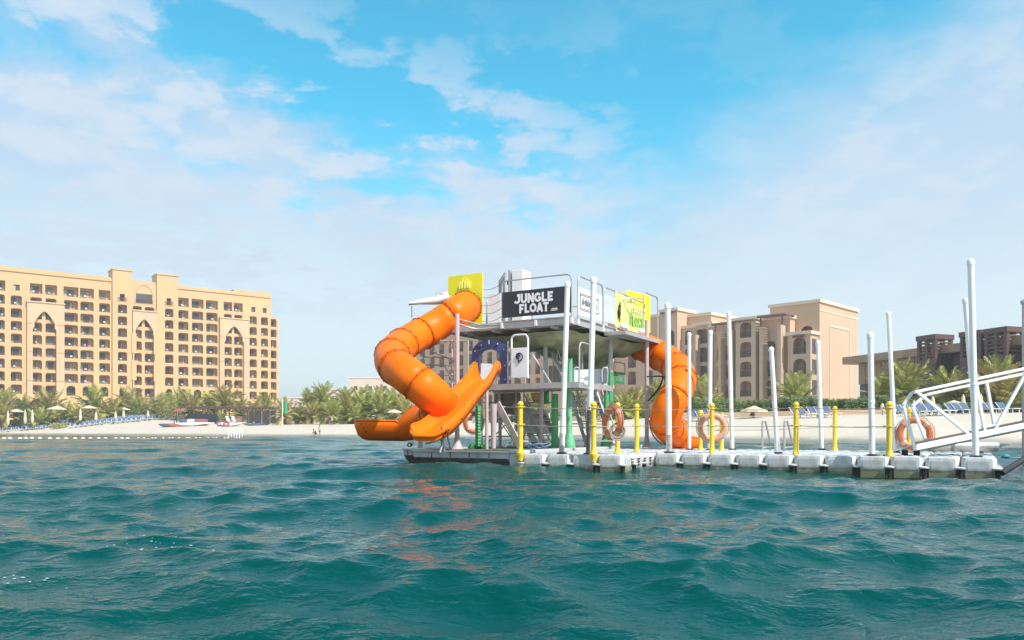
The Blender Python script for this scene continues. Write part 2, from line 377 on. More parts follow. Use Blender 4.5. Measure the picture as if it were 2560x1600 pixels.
    fo = fm.build('sea_foam', mat('foam_white', (.38, .60, .62), .4), None); fo['kind'] = 'stuff'
water()
# ---------------------------------------------------------------- land
SH = [(-600, 420), (-250, 255), (-130, 176), (-92, 146), (-60, 121), (-37, 101), (-14.7, 85), (5, 62), (15.5, 46), (21, 35), (40, 20), (300, -120)]
def shoreY(x): return float(np.interp(x, [p[0] for p in SH], [p[1] for p in SH]))
def landz(x, y):
    d = (y-shoreY(x))*.75
    if d < 0: return max(-1.2, .09*d)
    ss = lambda t: (lambda c: c*c*(3-2*c))(min(1, max(0, t)))
    return 2.9*(1-math.exp(-d*.1/2.9*1.15))+1.5*ss((d-6)/18)*ss((-x-42)/40)
def gpt(px, Y, dz=0.): x = (px-1280)*Y/F; return Vector((x, Y, landz(x, Y)+dz))
def land():
    xs = np.concatenate([np.arange(-1000, -240, 30), np.arange(-240, 150, 1.5), np.arange(150, 900, 30)]); ys = np.concatenate([np.arange(10, 210, 1.2), np.arange(210, 400, 8), np.arange(400, 1330, 90)])
    vs = []; 
    for y in ys:
        for x in xs: vs.append((x, y, landz(x, y)+.04*math.sin(x*.9+y*.3)*math.sin(y*.7-x*.2)*(1 if y < 210 else 0)))
    nx = len(xs); fs = [(j*nx+i, j*nx+i+1, (j+1)*nx+i+1, (j+1)*nx+i) for j in range(len(ys)-1) for i in range(nx-1) if max(vs[j*nx+i][2], vs[(j+1)*nx+i+1][2], vs[j*nx+i+1][2], vs[(j+1)*nx+i][2]) > -1.15]
    me = bpy.data.meshes.new('beach'); me.from_pydata(vs, [], fs); me.polygons.foreach_set('use_smooth', [True]*len(fs))
    m = bpy.data.materials.new('sand'); m.use_nodes = True; t = m.node_tree; b = t.nodes['Principled BSDF']; b.inputs['Roughness'].default_value = .9
    co = t.nodes.new('ShaderNodeTexCoord'); s3 = t.nodes.new('ShaderNodeSeparateXYZ'); t.links.new(co.outputs['Object'], s3.inputs[0])
    n = t.nodes.new('ShaderNodeTexNoise'); n.inputs['Scale'].default_value = .35; n.inputs['Detail'].default_value = 8; t.links.new(co.outputs['Object'], n.inputs['Vector'])
    mx = t.nodes.new('ShaderNodeMix'); mx.data_type = 'RGBA'; t.links.new(n.outputs[0], mx.inputs[0]); mx.inputs[6].default_value = (.54, .44, .34, 1); mx.inputs[7].default_value = (.67, .565, .46, 1)
    ad = t.nodes.new('ShaderNodeMath'); ad.operation = 'MULTIPLY_ADD'; ad.inputs[1].default_value = .25; t.links.new(n.outputs[0], ad.inputs[0]); t.links.new(s3.outputs[2], ad.inputs[2])
    mr = t.nodes.new('ShaderNodeMapRange'); mr.inputs[1].default_value = .22; mr.inputs[2].default_value = .50; t.links.new(ad.outputs[0], mr.inputs[0])
    wet = t.nodes.new('ShaderNodeMix'); wet.data_type = 'RGBA'; t.links.new(mr.outputs[0], wet.inputs[0]); wet.inputs[6].default_value = (.24, .205, .15, 1); t.links.new(mx.outputs[2], wet.inputs[7])
    t.links.new(wet.outputs[2], b.inputs['Base Color'])
    rr = t.nodes.new('ShaderNodeMapRange'); rr.inputs[3].default_value = .35; rr.inputs[4].default_value = .92; t.links.new(mr.outputs[0], rr.inputs[0]); t.links.new(rr.outputs[0], b.inputs['Roughness'])
    n2 = t.nodes.new('ShaderNodeTexNoise'); n2.inputs['Scale'].default_value = 1.5; n2.inputs['Detail'].default_value = 6; t.links.new(co.outputs['Object'], n2.inputs['Vector'])
    bp = t.nodes.new('ShaderNodeBump'); bp.inputs['Strength'].default_value = .5; bp.inputs['Distance'].default_value = .15; t.links.new(n2.outputs[0], bp.inputs['Height']); t.links.new(bp.outputs[0], b.inputs['Normal'])
    me.materials.append(m); me.update(); o = bpy.data.objects.new('beach', me); COL.objects.link(o); struct(o)
land()
def haze():
    me = MB().box((0, 640, 22.5), (2200, 1400, 50)).mesh('haze', bpy.data.materials.new('haze_air'), False)
    m = me.materials[0]; m.use_nodes = True; t = m.node_tree; t.nodes.clear(); v = t.nodes.new('ShaderNodeVolumePrincipled'); o = t.nodes.new('ShaderNodeOutputMaterial'); t.links.new(v.outputs[0], o.inputs['Volume'])
    v.inputs['Color'].default_value = (.93, .95, 1, 1); v.inputs['Density'].default_value = .0007; v.inputs['Anisotropy'].default_value = .2
    h = bpy.data.objects.new('haze', me); COL.objects.link(h); h['kind'] = 'stuff'; h.visible_shadow = True
haze()

# ---------------------------------------------------------------- facade builder
# a facade lies in its building's local frame: x along the wall, y inward, z up
def facade(mb, x0, x1, z0, z1, y, holes, depth=1.6, chamfer=.35, back=True):
    """front sheet with rectangular holes (hx0,hx1,hz0,hz1), reveals, chamfered upper corners; returns back-wall rects"""
    xs = sorted({x0, x1} | {h[0] for h in holes} | {h[1] for h in holes}); zs = sorted({z0, z1} | {h[2] for h in holes} | {h[3] for h in holes})
    for i in range(len(xs)-1):
        run = None
        for j in range(len(zs)-1):
            cx, cz = (xs[i]+xs[i+1])/2, (zs[j]+zs[j+1])/2
            solid = not any(h[0] < cx < h[1] and h[2] < cz < h[3] for h in holes)
            if solid and run is None: run = zs[j]
            if run is not None and (not solid or j == len(zs)-2):
                top = zs[j] if not solid else zs[j+1]
                mb.add([(xs[i], y, run), (xs[i+1], y, run), (xs[i+1], y, top), (xs[i], y, top)], [(0, 1, 2, 3)]); run = None
    for h in holes:
        a, b, c, d = h[:4]; Y = y+depth; ch = h[4] if len(h) > 4 else chamfer
        mb.add([(a, y, c), (a, Y, c), (a, Y, d), (a, y, d)], [(0, 1, 2, 3)])
        mb.add([(b, y, c), (b, y, d), (b, Y, d), (b, Y, c)], [(0, 1, 2, 3)])
        mb.add([(a, y, c), (b, y, c), (b, Y, c), (a, Y, c)], [(0, 1, 2, 3)])
        mb.add([(a, y, d), (a, Y, d), (b, Y, d), (b, y, d)], [(0, 1, 2, 3)])
        if back: mb.add([(a, Y, c), (b, Y, c), (b, Y, d), (a, Y, d)], [(0, 1, 2, 3)])
        if ch:
            for sx, ex in ((a, 1), (b, -1)):
                pts = [(sx, d), (sx, d-ch), (sx+ex*ch*.3, d-ch*.3), (sx+ex*ch, d)]
                mb.add([(p[0], y+.003, p[1]) for p in pts]+[(p[0], y+.2, p[1]) for p in pts], [(0, 1, 2, 3), (1, 2, 6, 5), (2, 3, 7, 6)])
def lbox(mb, x0, x1, y0, y1, z0, z1): mb.box(((x0+x1)/2, (y0+y1)/2, (z0+z1)/2), (x1-x0, y1-y0, z1-z0)); return mb
NUM = 'first second third fourth fifth sixth seventh eighth ninth tenth eleventh twelfth thirteenth fourteenth fifteenth sixteenth seventeenth eighteenth nineteenth'.split()
NUM = NUM+[t+('y' if not u else 'y-')+u for t in ('twent', 'thirt', 'fort') for u in [''] + NUM[:9]]
NUM = [n.replace('twenty', 'twentieth').replace('twentiethe', 'twentie') if n == 'twenty' else ('thirtieth' if n == 'thirty' else ('fortieth' if n == 'forty' else n)) for n in NUM]
def LB(mb, name, m, parent, bevel=0, smooth=False):                       # mesh already in the parent's local frame
    me = mb.mesh(name, m, smooth); import bmesh
    bm = bmesh.new(); bm.from_mesh(me); bmesh.ops.remove_doubles(bm, verts=bm.verts, dist=1e-4) if smooth else None; bm.to_mesh(me); bm.free()
    o = bpy.data.objects.new(name, me); COL.objects.link(o); o.parent = parent; WM[o.name] = WM.get(parent.name, Matrix()); return o
WIN_N = 3
def win_mesh():                                                           # unit window 1 x 1 in x,z at y=0; frame bars stand proud
    f = MB()
    for a, b, c, d in ((0, .05, 0, 1), (.95, 1, 0, 1), (.05, .95, .94, 1), (.05, .95, 0, .04), (.32, .36, .04, .94), (.64, .68, .04, .94)): lbox(f, a, b, -.07, 0, c, d)
    p = MB(); lbox(p, .04, .96, -.03, -.005, .03, .95)
    return f.mesh('window_frame', m_frame, False), p.mesh('window_pane', m_glass, False)
ME_WF, ME_WP = win_mesh()
m_curt = mat('window_with_pale_curtain', (.30, .27, .23), .5, var=.3, scale=.8); m_glass3 = mat('window_glass_brownish', (.11, .085, .065), .3, var=.3, scale=.6)
ME_WP2, ME_WP3 = ME_WP.copy(), ME_WP.copy(); ME_WP2.materials[0] = m_curt; ME_WP3.materials[0] = m_glass3
cu_ = MB(); lbox(cu_, .05, .36, -.04, -.031, .05, .93); ME_CU = cu_.mesh('curtain', mat('curtain', (.55, .50, .42), .9), False); wr = random.Random(21)
def rail_mesh():
    f = MB(); lbox(f, 0, 1, -.05, 0, .9, 1.)
    lbox(f, 0, 1, -.04, -.01, .04, .1)
    for i in range(15): lbox(f, i/14*.985, i/14*.985+.015, -.04, -.01, .1, .9)
    return f.mesh('railing', m_rail, False)
ME_RAIL = rail_mesh()
def window(parent, x, y, z, w_, h_):
    o = inst(ME_WF, 'window', parent, (x, y, z), (0, 0, 0), (w_, 1, h_)); inst(wr.choice((ME_WP, ME_WP, ME_WP2, ME_WP3)), 'pane', o)
    if wr.random() < .5: inst(ME_CU, 'curtain', o, (wr.choice((0, .59)), 0, 0))
    return o
chair = MB(); lbox(chair, -.25, .25, -.25, .25, .38, .44); lbox(chair, -.25, .25, .2, .26, .44, .9)
for a in (-.23, .19):
    for b in (-.23, .19): lbox(chair, a, a+.04, b, b+.04, 0, .38)
ME_CHAIR = chair.mesh('balcony_chair', m_white, False)
# ---------------------------------------------------------------- cream hotel on the left
GA = R(37); gc, gs = math.cos(GA), math.sin(GA)
H0 = Vector((-128.6, 200, 2.2))
def sH(px): k = (px-1280)/F; return (k*200-H0.x)/(gc-gs*k)
hotel = thing('hotel', 'long cream ten storey hotel with rows of balconies and three pointed arch portals', 'hotel', H0, GA)
def zH(z): return z-2.2                                                   # local heights
FL = [10.1+3.22*k for k in range(9)]
bays = [(-6, 12), (27, 55), (76, 105), (114, 141.5), (160, 195), (201, 234), (248, 275), (293.6, 316.5), (331.7, 354.5), (362, 386), (411, 432), (446, 471), (480, 508), (515.6, 544), (560, 579.6), (585.5, 606), (624, 642), (652.5, 670)]
B = [(sH(a), sH(b)) for a, b in bays]
B = [(B[0][0]-20.5, B[0][0]-18), (B[0][0]-15, B[0][0]-10.5), (B[0][0]-8.2, B[0][0]-3.4)] + B
small = {3+7, 3+10}
holes = []; wins = []
portal_cols = {5, 6, 11, 12, 17, 18}
for bi, (a, b) in enumerate(B):
    for k, z in enumerate(FL):
        z = zH(z); w_ = b-a; h_ = 2.42
        if k == 8:
            if bi in (4, 19, 20): holes.append((a+.25*w_, a+.8*w_, z+.5, z+2.0, 0)); wins.append((a+.25*w_, z+.5, .55*w_, 1.5, 0)); continue
            if bi in (10, 13): holes.append((a+.2*w_, a+.75*w_, z+.1, z+2.1, 0)); wins.append((a+.2*w_, z+.1, .55*w_, 2., 1)); continue
            if bi in (11, 12): continue
            holes.append((a-.1, b+.1, z+.15, z+2.75, 0)); wins.append((a-.1, z+.15, w_+.2, 2.2, 2)); continue
        if k == 0 and bi not in portal_cols and bi not in (3, 4, 19, 20):
            m_ = (a+b)/2; q = min(w_, 2.9)*.36; holes.append((m_-q, m_+q, z-.1, z+2.5, .8)); wins.append((m_-q, z-.1, q*2, 2.2, 3)); continue
        holes.append((a, b, z+.05, z+h_, .42)); wins.append((a, z+.05, w_, h_, 2))
    if bi not in (7, 9, 13, 14, 15):
        m_ = (a+b)/2; q = (b-a)*.36; z = zH(6.9); holes.append((m_-q, m_+q, z-.2, z+2.1, .5)); wins.append((m_-q, z-.2, 2*q, 2.0, 3))
XL, XR = B[0][0]-3, sH(677)
wall = MB(); facade(wall, XL, XR, -.3, zH(41.6), 0, holes)
lbox(wall, XL, XR, 1.7, 17, -.3, zH(41.5))
wall.add([(XR, 0, -.3), (XR, 1.7, -.3), (XR, 1.7, zH(41.6)), (XR, 0, zH(41.6))], [(0, 1, 2, 3)]); wall.add([(XL, 0, zH(41.6)), (XR, 0, zH(41.6)), (XR, 1.7, zH(41.6)), (XL, 1.7, zH(41.6))], [(0, 1, 2, 3)])
LB(wall, 'wall', m_cream, hotel)
cor = MB(); lbox(cor, XL-.1, sH(279), -.25, 0, zH(41.1), zH(41.9)); lbox(cor, sH(445), XR+.2, -.25, 0, zH(41.0), zH(41.9)); lbox(cor, sH(585), XR+.2, .2, 8, zH(41.65), zH(42.6))
lbox(cor, XL, sH(300), .3, 12, zH(41.55), zH(42.3)); LB(cor, 'parapet', m_cream, hotel)
for a, b in ((sH(280), sH(329)), (sH(391), sH(444))):                       # the two taller towers flanking the gable
    t_ = MB(); zt = zH(44.3); w4 = b-a; hb = [h for h in holes if a < h[0] and h[1] < b]
    facade(t_, a, b, -.3, zt, -.7, [(h[0], h[1], h[2], h[3], h[4]) for h in hb], depth=.7, back=False)
    for x in (a, b): t_.add([(x, -.7, -.3), (x, 0 if True else 0, -.3), (x, 0, zt), (x, -.7, zt)], [(0, 1, 2, 3)])
    lbox(t_, a, b, .0, 5, zH(41.7), zt-.01); lbox(t_, a-.15, b+.15, -.9, 5.2, zt, zt+.35); LB(t_, 'tower', m_cream, hotel)
gable = MB(); a, b = sH(330), sH(390); zc = 39.6                            # arched loggia between the towers
def arch_z(t, z0, rise): t = abs(2*t-1); return z0+rise*math.sqrt(max(0, 1-t**1.75))*(1-.12*t)
lbox(gable, a, b, .2, 5, zH(41.6), zH(42.2))
LB(gable, 'gable', m_cream, hotel)
g2 = MB(); N = 14; m0, m1 = a+.8, b-.8
for i in range(N):
    t0, t1 = i/N, (i+1)/N; x0, x1 = m0+(m1-m0)*t0, m0+(m1-m0)*t1; za, zb = arch_z(t0, zH(38.), 3.1), arch_z(t1, zH(38.), 3.1)
    g2.quadbox((x0, -.02, za), (x1, -.02, zb), (x1, -.02, zb+.28), (x0, -.02, za+.28), (0, -.14, 0))
lbox(g2, m0-.2, m0+.05, -.16, -.02, zH(35.9), zH(38.2)); lbox(g2, m1-.05, m1+.2, -.16, -.02, zH(35.9), zH(38.2)); LB(g2, 'arch_moulding', m_cream2, hotel)
lg = MB(); lbox(lg, a+1, b-1, -.03, -.005, zH(36.0), zH(38.6)); LB(lg, 'loggia_glass', m_glass, hotel)
inst(ME_RAIL, 'railing', hotel, (a+.9, -.2, zH(36.0)), (0, 0, 0), (b-a-1.8, 1, 1))
portals = [(sH(67), sH(160), sH(81), sH(140)), (sH(330.5), sH(391), sH(334), sH(385)), (sH(548), sH(621), sH(559), sH(608))]
for pa, pb, qa, qb in portals:
    p = MB(); zt = zH(33.6); zs_, ri = zH(27.6), 3.9; y0, y1 = -.9, -.003; N = 18
    lbox(p, pa, qa, y0, y1, -.3, zt); lbox(p, qb, pb, y0, y1, -.3, zt)
    for i in range(N):
        t0, t1 = i/N, (i+1)/N; x0, x1 = qa+(qb-qa)*t0, qa+(qb-qa)*t1; sh = lambda t: zs_+ri*(1-abs(2*t-1)**1.55)
        p.quadbox((x0, y0, sh(t0)), (x1, y0, sh(t1)), (x1, y0, zt), (x0, y0, zt), (0, y1-y0, 0))
    w_ = (qb-qa)
    for sx, ex in ((qa, 1), (qb, -1)): p.quadbox((sx, y0-.01, zs_-.9), (sx+ex*w_*.07, y0-.01, zs_-.2), (sx+ex*w_*.07, y0-.01, zs_+.6), (sx, y0-.01, zs_+.8), (0, .5, 0))
    lbox(p, pa-.15, pb+.15, y0-.2, y1, zt, zt+.35)
    LB(p, 'portal', m_cream2, hotel)
    for zz_ in (zH(28.2), zH(21.), zH(13.6), zH(7.)):
        for xa, xb in ((pa+.02, qa-.1), (qb+.1, pb-.02)): LB(lbox(MB(), xa, xb, y0-.12, y0-.003, zz_, zz_+.35), 'portal_band', m_cream, hotel)
    for zz_ in (zH(21.4), zH(14.)):
        for xa, xb in ((pa+.9, qa-.7), (qb+.7, pb-.9)): LB(lbox(MB(), xa, xb, y0-.08, y0-.003, zz_+.6, zz_+6.), 'portal_panel', m_cream, hotel)
wing = MB(); wa, wb = XR-.3, XR+3.2                                        # lower wing at the right end, set back
wh = [(wa+.8, wb-.6, zH(z)+.05, zH(z)+2.45, .4) for z in FL[:8]]
facade(wing, wa, wb, -.3, zH(35.6), 2.2, wh); lbox(wing, wa, wb, 3.9, 13, -.3, zH(35.5)); wing.add([(wb, 2.2, -.3), (wb, 3.9, -.3), (wb, 3.9, zH(35.6)), (wb, 2.2, zH(35.6))], [(0, 1, 2, 3)])
LB(wing, 'wing', m_cream, hotel)
for h in wh: window(hotel, h[0]+.1, 2.2+1.59, h[2], (h[1]-h[0])*.8, 2.1)
rnd = random.Random(3)
for (x, z, w_, h_, k) in wins:
    if k in (0, 1): window(hotel, x, .35 if k == 0 else 1.55, z, w_, h_)
    elif k == 2: window(hotel, x+.12, 1.58, z+.02, w_*rnd.choice((.70, .72, .62)), 2.05)
    else: window(hotel, x+.1, 1.4, z, w_-.2, h_)
    if k == 2 and h_ > 2.1: inst(ME_RAIL, 'railing', hotel, (x+w_*.02, .12, z), (0, 0, 0), (w_*.96, 1, .85))
    if k in (1,): inst(ME_RAIL, 'railing', hotel, (x-.5, -.9, z), (0, 0, 0), (w_+1., 1, 1.))
n_ch = 0
for (x, z, w_, h_, k) in wins:
    if k == 2 and rnd.random() < .62 and n_ch < 130 and x > -3:
        M_ = WM[hotel.name]; n_ch += 1
        p = M_ @ Vector((x+w_*rnd.uniform(.3, .6), .55, z+.01)); c = inst(ME_CHAIR, 'balcony_chair', None, p, (0, 0, GA+rnd.uniform(-1, 1)))
        bi_ = min(range(len(B)), key=lambda q: abs(B[q][0]-x)); fk = max(0, round((z+2.2-10.1)/3.22)); tag(c, f'white chair on cream hotel balcony, {NUM[max(0, bi_-3)]} bay from left, {NUM[fk]} row up', 'chair', 'white chairs on the balconies of the cream hotel')
for px, z0, h_ in ((600, 42.6, 1.6), (608, 42.6, 1.2)):
    pass
# ---------------------------------------------------------------- pink hotel at middle right
CQ = Vector((769/F*125, 125, 2.2)); rq = math.sqrt(.5)
hot2 = thing('hotel', 'stepped pinkish tan hotel with balcony stacks and timber pergolas behind the white poles', 'hotel', CQ, R(-45))
# local frame: x runs along the right-hand face direction reversed: x = (rq,-rq) outward right, y = (rq, rq) away
# front (left) facade points lie at negative x ... use own frame: s to the left = local -x rotated; faces built with custom mapping
def sA(px, d=0.):                                                         # distance leftwards along the left facade, at d metres in front of it
    k = (px-1280)/F; x0, y0 = CQ.x-rq*d, CQ.y-rq*d
    return (x0-k*y0)/(rq+rq*k)
hotA = hot2
# rotation -45: local x=(rq,-rq), local y=(rq,rq).  left facade runs along -x (to the left and away) in plane y=0, its outside is -y
def blockA(name, pl, pr, d, ytop, m, holes_px=(), floors=(), zb=-.3, back=12., cornice=True, par=hot2):
    """front face between photograph columns pl..pr, d metres proud of the corner plane"""
    a, b = -sA(pl, d), -sA(pr, d); Yr = CQ.y+rq*(-b)-rq*d; zt = HC+(HY-ytop)*Yr/F-2.2-(.5 if cornice else 0); mb = MB(); hs = []
    for (hl, hr, kind) in holes_px:
        ha, hb = -sA(hl, d), -sA(hr, d)
        for i, (z, h_) in enumerate(floors):
            if z+h_ < zt-.3: hs.append((ha, hb, z, z+h_, kind if not (i == 0) else .9))
    facade(mb, a, b, zb, zt, -d, hs, depth=1.9)
    y0 = -d
    mb.add([(b, y0, zb), (b, back, zb), (b, back, zt), (b, y0, zt)], [(0, 1, 2, 3)]); mb.add([(a, y0, zb), (a, y0, zt), (a, back, zt), (a, back, zb)], [(0, 1, 2, 3)])
    mb.add([(a, y0, zt), (b, y0, zt), (b, back, zt), (a, back, zt)], [(0, 1, 2, 3)])
    LB(mb, name, m, par)
    if cornice:
        c = MB(); lbox(c, a-.25, b+.25, y0-.25, back, zt+.003, zt+.5); LB(c, 'cornice', m_pinklite, par)
    for h in hs:
        window(par, h[0]+(h[1]-h[0])*.45, -d+1.88, h[2]+.02, (h[1]-h[0])*.5, 2.1)
        if h[2] > 2: inst(ME_RAIL, 'railing', par, (h[0], -d+.12, h[2]+.02), (0, 0, 0), (h[1]-h[0], 1, 1.05))
    return a, b, zt
FA = [(.1, 3.0)]+[(4.1+3.2*i, 2.5) for i in range(4)]
# main tall block with its blank right-hand face
a, b, zt = blockA('wall', 1925, 2049, 0, 747.5, m_pink, [(2001, 2033, 0)], [(13.3, 1.9)], back=15.)
side = MB(); Lr = 15.5                                                    # raised panel lines on the right-hand face
for (y0, y1, z0, z1) in ((3.6, 3.75, .5, 15.2), (11.4, 11.55, .5, 15.2), (3.6, 11.55, 15.2, 15.5)): lbox(side, .003, .09, y0, y1, z0, z1)
lbox(side, .003, .07, -.05, 15, 17.4, 17.6); lbox(side, .003, .8, 5.5, 6.3, 2.9, 3.1); lbox(side, .003, .8, 8.6, 9.4, 2.9, 3.1); LB(side, 'wall_moulding', m_pinklite, hot2)
blockA('wall', 1880, 1975, 2.0, 787, m_pink, [(1908, 1938, .5)], FA[:5], back=6.)
a, b, z = blockA('tower', 1970, 2026, 3.0, 826, m_pink2, [(1983, 2015, .9)], [(.1, 3.), (4.1, 2.5), (7.3, 2.5), (10.5, 2.6)], back=0.)
sd3 = MB()                                                                # side openings of that tower
for zf in (4.1, 7.3, 10.5): lbox(sd3, b+.003, b+.05, -2.4, -.8, zf, zf+2.3)
LB(sd3, 'side_window', m_frame, hot2)
blockA('tower', 1839, 1889, 3.8, 790, m_pink2, [(1850, 1878, .6)], FA+[(16.9, 2.4)], back=3.)
blockA('wall', 1775, 1845, 1.6, 804, m_pink, [(1793, 1820, .6)], FA, back=8.)
blockA('wall', 1714, 1777, -1.0, 780, m_pink, [], [], back=12.)
blockA('wall', 1735, 1780, 1.2, 803, m_pink2, [(1741, 1768, .4)], FA, back=4.)
blockA('wall', 1700, 1738, 1.0, 812, m_pink, [(1712, 1730, .4)], FA, back=6.)
blockA('tower', 1651, 1693, 2.4, 769, m_pink, [(1668, 1686, .9)], [(4.1, 2.4), (7.3, 2.4), (10.5, 2.4), (13.7, 2.8)], back=4.)
blockA('wall', 1520, 1655, -.6, 784, m_pink, [(1570, 1590, .4), (1612, 1632, .4)], FA, back=12.)
blockA('wall', 1380, 1525, 1., 880, m_pink, [(1440, 1456, .4), (1475, 1490, .4), (1500, 1515, .4), (1405, 1420, .4)], FA[:3], back=12.)
blockA('wall', 1040, 1385, 0., 800, m_pink, [(1050+i*24, 1062+i*24, .4) for i in range(13)], FA+[(16.9, 2.4)], back=12.)
for pl, pr, d in ((1795, 1802, 3.2), (1826, 1833, 3.2), (1898, 1907, 4.), (1943, 1952, 4.), (1770, 1776, 2.6), (1734, 1739, 2.6)):   # free-standing balcony piers
    p = MB(); a, b = -sA(pl, d), -sA(pr, d); lbox(p, a, b, -d, -d+1.6, -.3, 15.2); LB(p, 'pier', m_pink2, hot2)
for pl, pr, d, zt in ((1783, 1838, 3.6, 16.2), (1896, 1962, 4.6, 16.5)):       # timber pergolas on the roof terraces
    a, b = -sA(pl, d), -sA(pr, d); p = MB()
    for y in (-d, -d+2.6): lbox(p, a-.3, b+.3, y-.1, y+.1, zt, zt+.22)
    for i in range(13): x = a+(b-a)*i/12; lbox(p, x-.06, x+.06, -d-.5, -d+3.1, zt+.225, zt+.4)
    for x in (a+.4, b-.4): lbox(p, x-.12, x+.12, -d-.1, -d+.1, 15.2, zt)
    LB(p, 'pergola', m_timber, hot2)
for px0, px1, d, yy in ((1843, 1884, 3.8, 800), (1986, 2010, 3., 840), (1655, 1688, 2.4, 780)):      # rows of small projecting beam ends
    p = MB(); a, b = -sA(px0, d), -sA(px1, d); zz_ = HC+(HY-yy)*(CQ.y-rq*b-rq*d)/F-2.2
    for i in range(6): x = a+(b-a)*i/5; lbox(p, x-.12, x+.12, -d-.5, -d-.003, zz_-.15, zz_+.15)
    LB(p, 'beam_end', m_timber, hot2)
# ---------------------------------------------------------------- brown building far right
DR = math.atan2(-.95, .311)
HB = Vector((862/F*112, 112, 2.)); dcs, dsn = math.cos(DR), math.sin(DR)
cafe = thing('building', 'low brown building with flat roof and square louvred towers behind the gangway', 'building', HB, DR)
def sB(px): k = (px-1280)/F; return (HB.x-k*HB.y)/(k*dsn-dcs)
def zB(py, s_): return HC+(HY-py)*(HB.y+dsn*s_)/F-2.
e1, e2 = sB(2327), sB(2600)
b_ = MB(); zr = zB(892, 0)-1.0; lbox(b_, 0, e2+20, .6, 14, -.2, zr); LB(b_, 'wall', m_brown, cafe)
b_ = MB(); lbox(b_, -1.5, e2+20, -1.2, 15, zr+.003, zr+1.0); LB(b_, 'roof', m_brown2, cafe)
b_ = MB(); n = 9
for i in range(n):
    x0 = e1*i/n; b_ = MB(); lbox(b_, x0+.06, x0+e1/n-.06, .25, .597, 5.2, zr-.01); LB(b_, 'panel', m_brown2, cafe)
    g = MB(); lbox(g, x0+.1, x0+e1/n-.1, .45, .597, .2, 5.1); LB(g, 'window', m_glass if i % 3 else m_timber, cafe)
for i in range(6): 
    x0 = e1+3+(i)*3.4; g = MB(); lbox(g, x0, x0+2.9, .4, .597, .3, 7.6); LB(g, 'window', m_glass, cafe)
for (pl, pr, pt) in ((2327, 2368, 843), (2436, 2453, 833), (2498, 2543, 825)):
    a, b = sB(pl), sB(pr); 
    if b-a < 2.6: b = a+2.8
    zt = zB(pt, a); t_ = MB(); wd = 2.6; y0 = -2.2; y1 = .59
    lbox(t_, a, b, y0, y1, -.2, zt-3.0)
    lbox(t_, a-.1, b+.1, y0-.1, y1+.1, zt-.6, zt); 
    for x in (a, b-.4, (a+b)/2-.2):
        for y in (y0, y1-.4): lbox(t_, x, x+.4, y, y+.4, zt-3., zt-.6)
    LB(t_, 'tower', m_brown, cafe)
    for i in range(5):
        l_ = MB(); z = zt-2.7+i*.42; lbox(l_, a+.42, b-.42, y0+.1, y0+.16, z, z+.16); lbox(l_, a+.42, b-.42, y1-.2, y1-.14, z, z+.16); lbox(l_, a+.1, a+.16, y0+.42, y1-.42, z, z+.16); lbox(l_, b-.16, b-.1, y0+.42, y1-.42, z, z+.16)
        LB(l_, 'louvre', m_timber, cafe)
# ---------------------------------------------------------------- low far buildings, beach hut, walls
def simple_bld(name, label, cat, pl, pr, Y, ytop, depth, m, extra=None):
    a, b = P(pl, HY, Y), P(pr, HY, Y); zt = HC+(HY-ytop)*Y/F; t = thing(name, label, cat, ((a.x+b.x)/2, Y, 2.0)); w_ = b.x-a.x
    mb = MB(); lbox(mb, -w_/2, w_/2, 0, depth, -.3, zt-2.); LB(mb, 'wall', m, t)
    c = MB(); lbox(c, -w_/2-.2, w_/2+.2, -.2, depth+.2, zt-2.+.003, zt-2.+.5); LB(c, 'parapet', m_pinklite, t)
    return t, w_, zt-2.
m_far = mat('far_pale_pink_render', (.66, .53, .44), .9, var=.04, scale=.1)
for args in (('building', 'pale pink flat roofed block far behind the palms beside the orange tube slide', 'building', 872, 1010, 330, 946, 30, m_far),
             ('building', 'lower pale pink block stepping down left behind the thick palm clump', 'building', 812, 871, 345, 975, 25, m_far),
             ('building', 'lowest pale pink strip of building just right of the cream hotel', 'building', 700, 811, 360, 996, 25, m_far)):
    t, w_, zt = simple_bld(*args)
    for i in range(int(w_/6)):
        g = MB(); lbox(g, -w_/2+2+i*6, -w_/2+3.6+i*6, -.04, -.003, zt-5., zt-3.2); LB(g, 'window', m_frame, t)
hut, w_, zt = simple_bld('beach_hut', 'low pink beach hut with narrow slots beside the green flag', 'hut', 690, 768, 138, 1018, 6, m_pink)
for q in (-.30, .12, .36, .44): g = MB(); lbox(g, w_*q-.25, w_*q+.2, -.06, -.003, .5, zt-.9); LB(g, 'slot_window', m_timber, hut)
g = MB(); [lbox(g, -w_/2+i*.7, -w_/2+.15+i*.7, -1., .4, zt+.51, zt+.66) for i in range(8)]; LB(g, 'roof_timber', m_timber, hut)
# dark beach pergola in front of the cream hotel
pg = thing('beach_pergola', 'long dark open pergola under the palms in front of the cream hotel', 'pergola', gpt(590, 150), 0)
L0, L1 = P(448, HY, 150).x-pg.location.x, P(694, HY, 150).x-pg.location.x; zt = HC+(HY-1018)*150/F-pg.location.z
r_ = MB(); lbox(r_, L0, L1, -.2, 0, zt-.25, zt); lbox(r_, L0, L1, 4, 4.2, zt-.25, zt); LB(r_, 'roof_beam', m_timber, pg)
for i in range(30): x = L0+(L1-L0)*i/29; r_ = MB(); lbox(r_, x-.08, x+.08, -.6, 4.6, zt+.003, zt+.15); LB(r_, 'rafter', m_timber, pg)
for i in range(8):
    x = L0+(L1-L0)*(i+.1)/7.2
    for y in (-.1, 4.1): r_ = MB(); lbox(r_, x-.09, x+.09, y-.08, y+.08, -.3, zt-.26); LB(r_, 'post', m_timber, pg)
